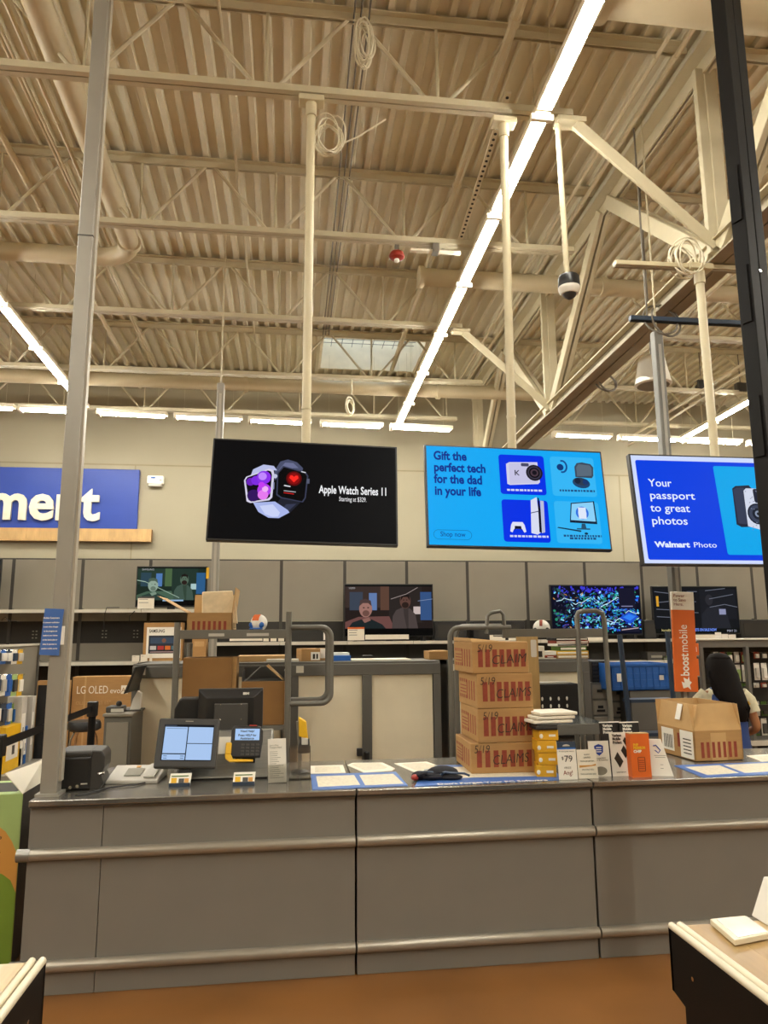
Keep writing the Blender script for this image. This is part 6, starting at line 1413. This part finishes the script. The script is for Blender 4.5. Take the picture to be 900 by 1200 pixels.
MB().hexa([(-.012, 0, 0), (.012, 0, 0), (.012, .12, 0), (-.012, .12, 0)], [(p1.x - o.x + .0, 0, p1.z - .753 + .02), (p1.x - o.x + .022, 0, p1.z - .753 + .02), (p1.x - o.x + .022, .12, p1.z - .753 + .02), (p1.x - o.x, .12, p1.z - .753 + .02)]).build('side_edge', 'card_white', t, smooth=False, bev=.003)
MB().hexa([(.012, .01, .004), (.2, .01, .004), (.2, .11, .004), (.012, .11, .004)], [(p1.x - o.x + .022, .05, p1.z - .753 + .01), (.21, .05, p1.z - .753 + .01), (.21, .1, p1.z - .753 + .01), (p1.x - o.x + .022, .1, p1.z - .753 + .01)]).build('sloped_face', 'phone_grey', t, smooth=False)

# ================================================================ RIGHT SIDE
Yr = 7.0; x0 = P(820, 760, Yr).x; x1 = x0 + 1.9; zt_ = P(860, 750, Yr).z
t = thing('gondola', 'grey framed rack of hanging phone accessories at the right', 'shelving', (x0, Yr, 0))
MB().box(0, 1.9, .0, .05, zt_ - .075, zt_).build('top_rail', 'frame_grey', t, smooth=False, bev=.004); MB().box(-.01, 1.9, -.02, .4, zt_, zt_ + .012).build('top_cap', 'shelf_edge', t, smooth=False)
for x in (.0, P(877, 800, Yr).x - x0, 1.2, 1.86): MB().box(x, x + .035, -.005, .05, 0, zt_ - .07).build('upright', 'frame_grey', t, smooth=False, bev=.003)
MB().box(0, 1.9, .3, .32, .1, zt_ - .07).build('back_panel', 'recess_dark', t, smooth=False)
zb = P(890, 868, Yr).z
MB().box(.02, 1.88, -.05, .3, zb - .02, zb).build('base_shelf', 'shelf_grey', t, smooth=False); MB().box(.02, 1.88, -.06, -.05, zb - .04, zb + .01).build('price_rail', 'shelf_edge', t, smooth=False); MB().box(0, 1.9, -.02, .3, 0, .1).build('kick_panel', 'recess_dark', t, smooth=False)
wire = MB()
def hang2(label, px, ya, yb, wpx, m_, m2, dep=.1):
    p = P(px, ya, Yr + dep); h = p.z - P(px, yb, Yr + dep).z; w_ = P(px + wpx, ya, Yr + dep).x - p.x
    t = thing('hanging_packet', label, 'packet', p, (0, 0, 0), 'packets on the right rack')
    MB().box(0, w_, 0, .004, -h, 0).build('backing_card', m_, t, smooth=False); MB().box(w_ * .15, w_ * .85, -.02, 0, -h * .88, -h * .28).build('blister', m2, t, smooth=False, bev=.004)
    MB().tube([(w_ / 2, .22, -.008), (w_ / 2, -.04, -.008)], .003, 5).build('peg_hook', 'chrome', t)
rr = random.Random(11)
for (ya, yb, m_list, rw, wp) in ((764, 777, ['phone_grey', 'red_print', 'green_dark', 'phone_grey', 'red_print'], 'top', 5.4), (779, 799, ['phone_grey', 'card_white', 'card_white', 'card_white', 'card_white'], 'second', 5.6), (801, 811, ['charcoal', 'yellow', 'yellow', 'phone_grey', 'green_dark'], 'third', 5.4), (814, 836, ['phone_grey', 'card_white', 'green_dark', 'phone_grey', 'card_white'], 'fourth', 5.4)):
    for i, m_ in enumerate(m_list):
        x = 838 + i * 7.8 if rw != 'top' else 836 + i * 8
        hang2('%s packet on the right rack left half, %s row, %s' % (cn.get(m_, 'dark'), rw, pos[i]), x, ya, yb, wp, m_, ['charcoal', 'card_white', 'green_light'][rr.randrange(3)] if m_ != 'yellow' else 'yellow')
for (ya, yb, m_list, rw) in ((764, 772, ['red_print', 'charcoal', 'red_print', 'charcoal'], 'top'), (777, 797, ['card_white', 'card_white', 'phone_grey', 'card_white'], 'second'), (800, 806, ['phone_grey', 'red_print', 'yellow', 'phone_grey'], 'third'), (822, 839, ['phone_grey', 'green_dark', 'card_white', 'phone_grey'], 'fourth'), (842, 862, ['green_dark', 'card_white', 'green_dark', 'card_white'], 'fifth')):
    for i, m_ in enumerate(m_list):
        hang2('%s packet on the right rack right half, %s row, %s' % (cn.get(m_, 'dark'), rw, pos[i]), 883 + i * 8.6, ya, yb, 6.4, m_, ['charcoal', 'card_white', 'phone_grey'][rr.randrange(3)])
a = P(878, 826, Yr - .02); MB().box(a.x - x0, 1.88, -.03, -.01, a.z - .06, a.z).build('black_band', 'black_plastic', t, smooth=False)
# orange packets behind the banner
for i, (ya, yb) in enumerate(((754, 768), (772, 792))):
    p = P(812.5, ya, 6.9); h = p.z - P(812.5, yb, 6.9).z
    t = thing('boxed_product', 'orange boxed product beside the orange sign, %s one' % ('upper', 'lower')[i], 'box', (p.x, 6.9, p.z - h)); MB().box(0, .055, 0, .1, 0, h).build('box_body', 'orange', t, smooth=False, bev=.003); MB().box(.005, .03, -.001, 0, h * .3, h * .7).build('front_print', 'card_white', t, smooth=False)
p = P(811, 795, 6.9); t = thing('peg_stand', 'narrow grey stand holding the orange boxed products', 'stand', (p.x + .03, 6.96, 0)); MB().box(-.06, .06, .045, .065, 0, 1.55).build('back_board', 'frame_grey', t, smooth=False)
for py in (768, 792): zz_ = P(812.5, py, 6.9).z; MB().box(-.06, .06, -.06, .05, zz_ - .012, zz_ - .002).build('ledge', 'shelf_grey', t, smooth=False)
MB().box(-.1, .1, -.1, .1, 0, .015).build('foot', 'frame_grey', t, smooth=False)

# ---- the shop assistant, seen from behind
Yp = 5.35; hc = P(844, 766, Yp)
t = thing('person', 'person in blue vest and cream sleeves with long dark hair, back turned', 'person', (hc.x, Yp, 0), (0, 0, -.12))
HT = hc.z
import bmesh
def body(name, V_, E_, material, parent, root=0):
    bm = bmesh.new(); lay = bm.verts.layers.skin.verify(); vs = []
    for x, y, z, rx, ry in V_:
        v = bm.verts.new((x, y, z)); v[lay].radius = (rx, ry); vs.append(v)
    for a, c in E_: bm.edges.new((vs[a], vs[c]))
    vs[root][lay].use_root = True
    me = bpy.data.meshes.new(name); bm.to_mesh(me); bm.free(); me.materials.append(MATS[material])
    o = bpy.data.objects.new(name, me); COL.objects.link(o); o.parent = parent
    md = o.modifiers.new('skin', 'SKIN'); md.use_smooth_shade = True
    sd = o.modifiers.new('subdivision', 'SUBSURF'); sd.levels = 2; sd.render_levels = 2
    return o
k = HT / 1.44
Vb = [(0, 0, .74, .13, .10), (0, 0, .9, .11, .09), (0, .01, 1.05, .13, .10), (0, .015, 1.15, .07, .06), (0, .03, 1.2, .045, .045), (0, .05, 1.25, .06, .07), (0, .06, 1.33, .075, .088), (0, .06, 1.4, .05, .06)]
Eb = [(i, i + 1) for i in range(7)]
def add(par, pts):
    for p in pts: Vb.append(p); Eb.append((par, len(Vb) - 1)); par = len(Vb) - 1
    return par
for s in (-1, 1):
    if s > 0: wr = add(2, [(.15, .0, 1.11, .055, .055), (.19, -.03, 1.0, .042, .042), (.225, -.04, .875, .036, .036), (.21, .08, .82, .03, .03), (.17, .2, .85, .022, .026), (.15, .25, .86, .03, .018)])
    else: wr = add(2, [(-.15, .0, 1.11, .055, .055), (-.2, .03, 1.0, .042, .042), (-.22, .06, .89, .036, .036), (-.19, .16, .87, .03, .03), (-.11, .25, .9, .022, .026), (-.09, .29, .91, .03, .018)])
    bx_, by_, bz_ = Vb[wr][:3]
    for f in range(4): add(wr, [(bx_ - s * .02 + .012 * (f - 1.5), by_ + .03, bz_ + .006 * (1 - abs(f - 1.5)), .0085, .0085), (bx_ - s * .03 + .012 * (f - 1.5), by_ + .05 + .006 * (1.5 - abs(f - 1.5)), bz_ - .012, .0075, .0075), (bx_ - s * .032 + .012 * (f - 1.5), by_ + .055, bz_ - .032, .0065, .0065)])
    add(wr, [(bx_ - s * .03, by_ - .005, bz_ + .012, .01, .01), (bx_ - s * .04, by_ + .025, bz_ + .014, .008, .008)])
    add(0, [(s * .085, 0, .66, .085, .085), (s * .09, .015, .4, .055, .058), (s * .09, -.01, .1, .036, .04), (s * .095, .06, .045, .035, .03), (s * .1, .13, .035, .03, .025)])
bd = body('body', [(x * k, y * k, z * k, a * k, c * k) for x, y, z, a, c in Vb], Eb, 'skin', t)
def sc(b): b.v = [p * k for p in b.v]; return b
sc(MB().ball((0, .15, 1.325), .012, .02, .018)).build('nose', 'skin', t); 
for s in (-1, 1):
    sc(MB().ball((s * .03, .138, 1.345), .011, .008, .007)).build('eye', 'card_white', t); sc(MB().ball((s * .076, .06, 1.33), .01, .018, .026)).build('ear', 'skin', t)
sc(MB().ball((0, .142, 1.285), .024, .008, .006)).build('mouth', 'red_print', t)
sc(MB().loft([(0, .03, 1.445, .02, .02), (0, .035, 1.435, .06, .065), (0, .03, 1.40, .092, .092), (0, .015, 1.34, .112, .10), (0, -.02, 1.26, .118, .09), (.005, -.06, 1.18, .115, .07), (.02, -.105, 1.10, .105, .055), (.04, -.125, 1.03, .085, .045), (.06, -.13, .97, .055, .03), (.07, -.125, .93, .03, .015)], 22)).build('hair', 'hair', t)
r3 = random.Random(2)
for i in range(26):
    a = -1.25 + 2.5 * i / 25; x = .12 * math.sin(a); 
    sc(MB().tube([(x * .6, .03 - .08 * math.cos(a), 1.41), (x, -.07 * math.cos(a) - .0, 1.28), (x * .98, -.07 - .055 * math.cos(a), 1.14), (x * .78 + .04 + r3.uniform(-.01, .01), -.125 - .04 * math.cos(a), 1.03), (x * .5 + .06 + r3.uniform(-.015, .015), -.1 - .04 * math.cos(a), .95 + r3.uniform(-.03, .03))], .012, 5, r1=.004)).build('hair_strand', 'hair', t)
sc(MB().loft([(0, .0, .72, .165, .135), (0, 0, .84, .15, .125), (0, .005, .96, .16, .13), (0, .01, 1.07, .18, .13), (0, .012, 1.135, .165, .105), (0, .015, 1.17, .10, .08)], 22)).build('shirt', 'shirt', t)
sc(MB().loft([(0, -.005, .70, .175, .148), (0, -.005, .84, .16, .138), (0, 0, .96, .165, .14), (0, .0, 1.06, .165, .138), (0, .0, 1.13, .14, .115), (0, .01, 1.175, .095, .08)], 22)).build('vest', 'vest_blue', t)
for s in (-1, 1):
    up_ = [(s * .125, .0, 1.12), (s * .18, -.01 if s > 0 else .01, 1.07), (s * .2, -.03 if s > 0 else .03, .985)]
    sc(MB().tube(up_, .07, 14, r1=.062)).build('sleeve', 'shirt', t)
    sc(MB().tube([(s * .08, 0, .74), (s * .09, .01, .42), (s * .09, -.005, .07)], .1, 14, r1=.065)).build('trouser_leg', 'trousers', t)
    sc(MB().ball((s * .097, .06, .035), .045, .11, .035)).build('shoe', 'black_plastic', t)
for q in range(6):
    a = q * PI / 3; sc(MB().tube([(.135 + .008 * math.cos(a), -.098, 1.06 + .008 * math.sin(a)), (.135 + .02 * math.cos(a), -.097, 1.06 + .02 * math.sin(a))], .006, 6)).build('spark_emblem', 'yellow', t)
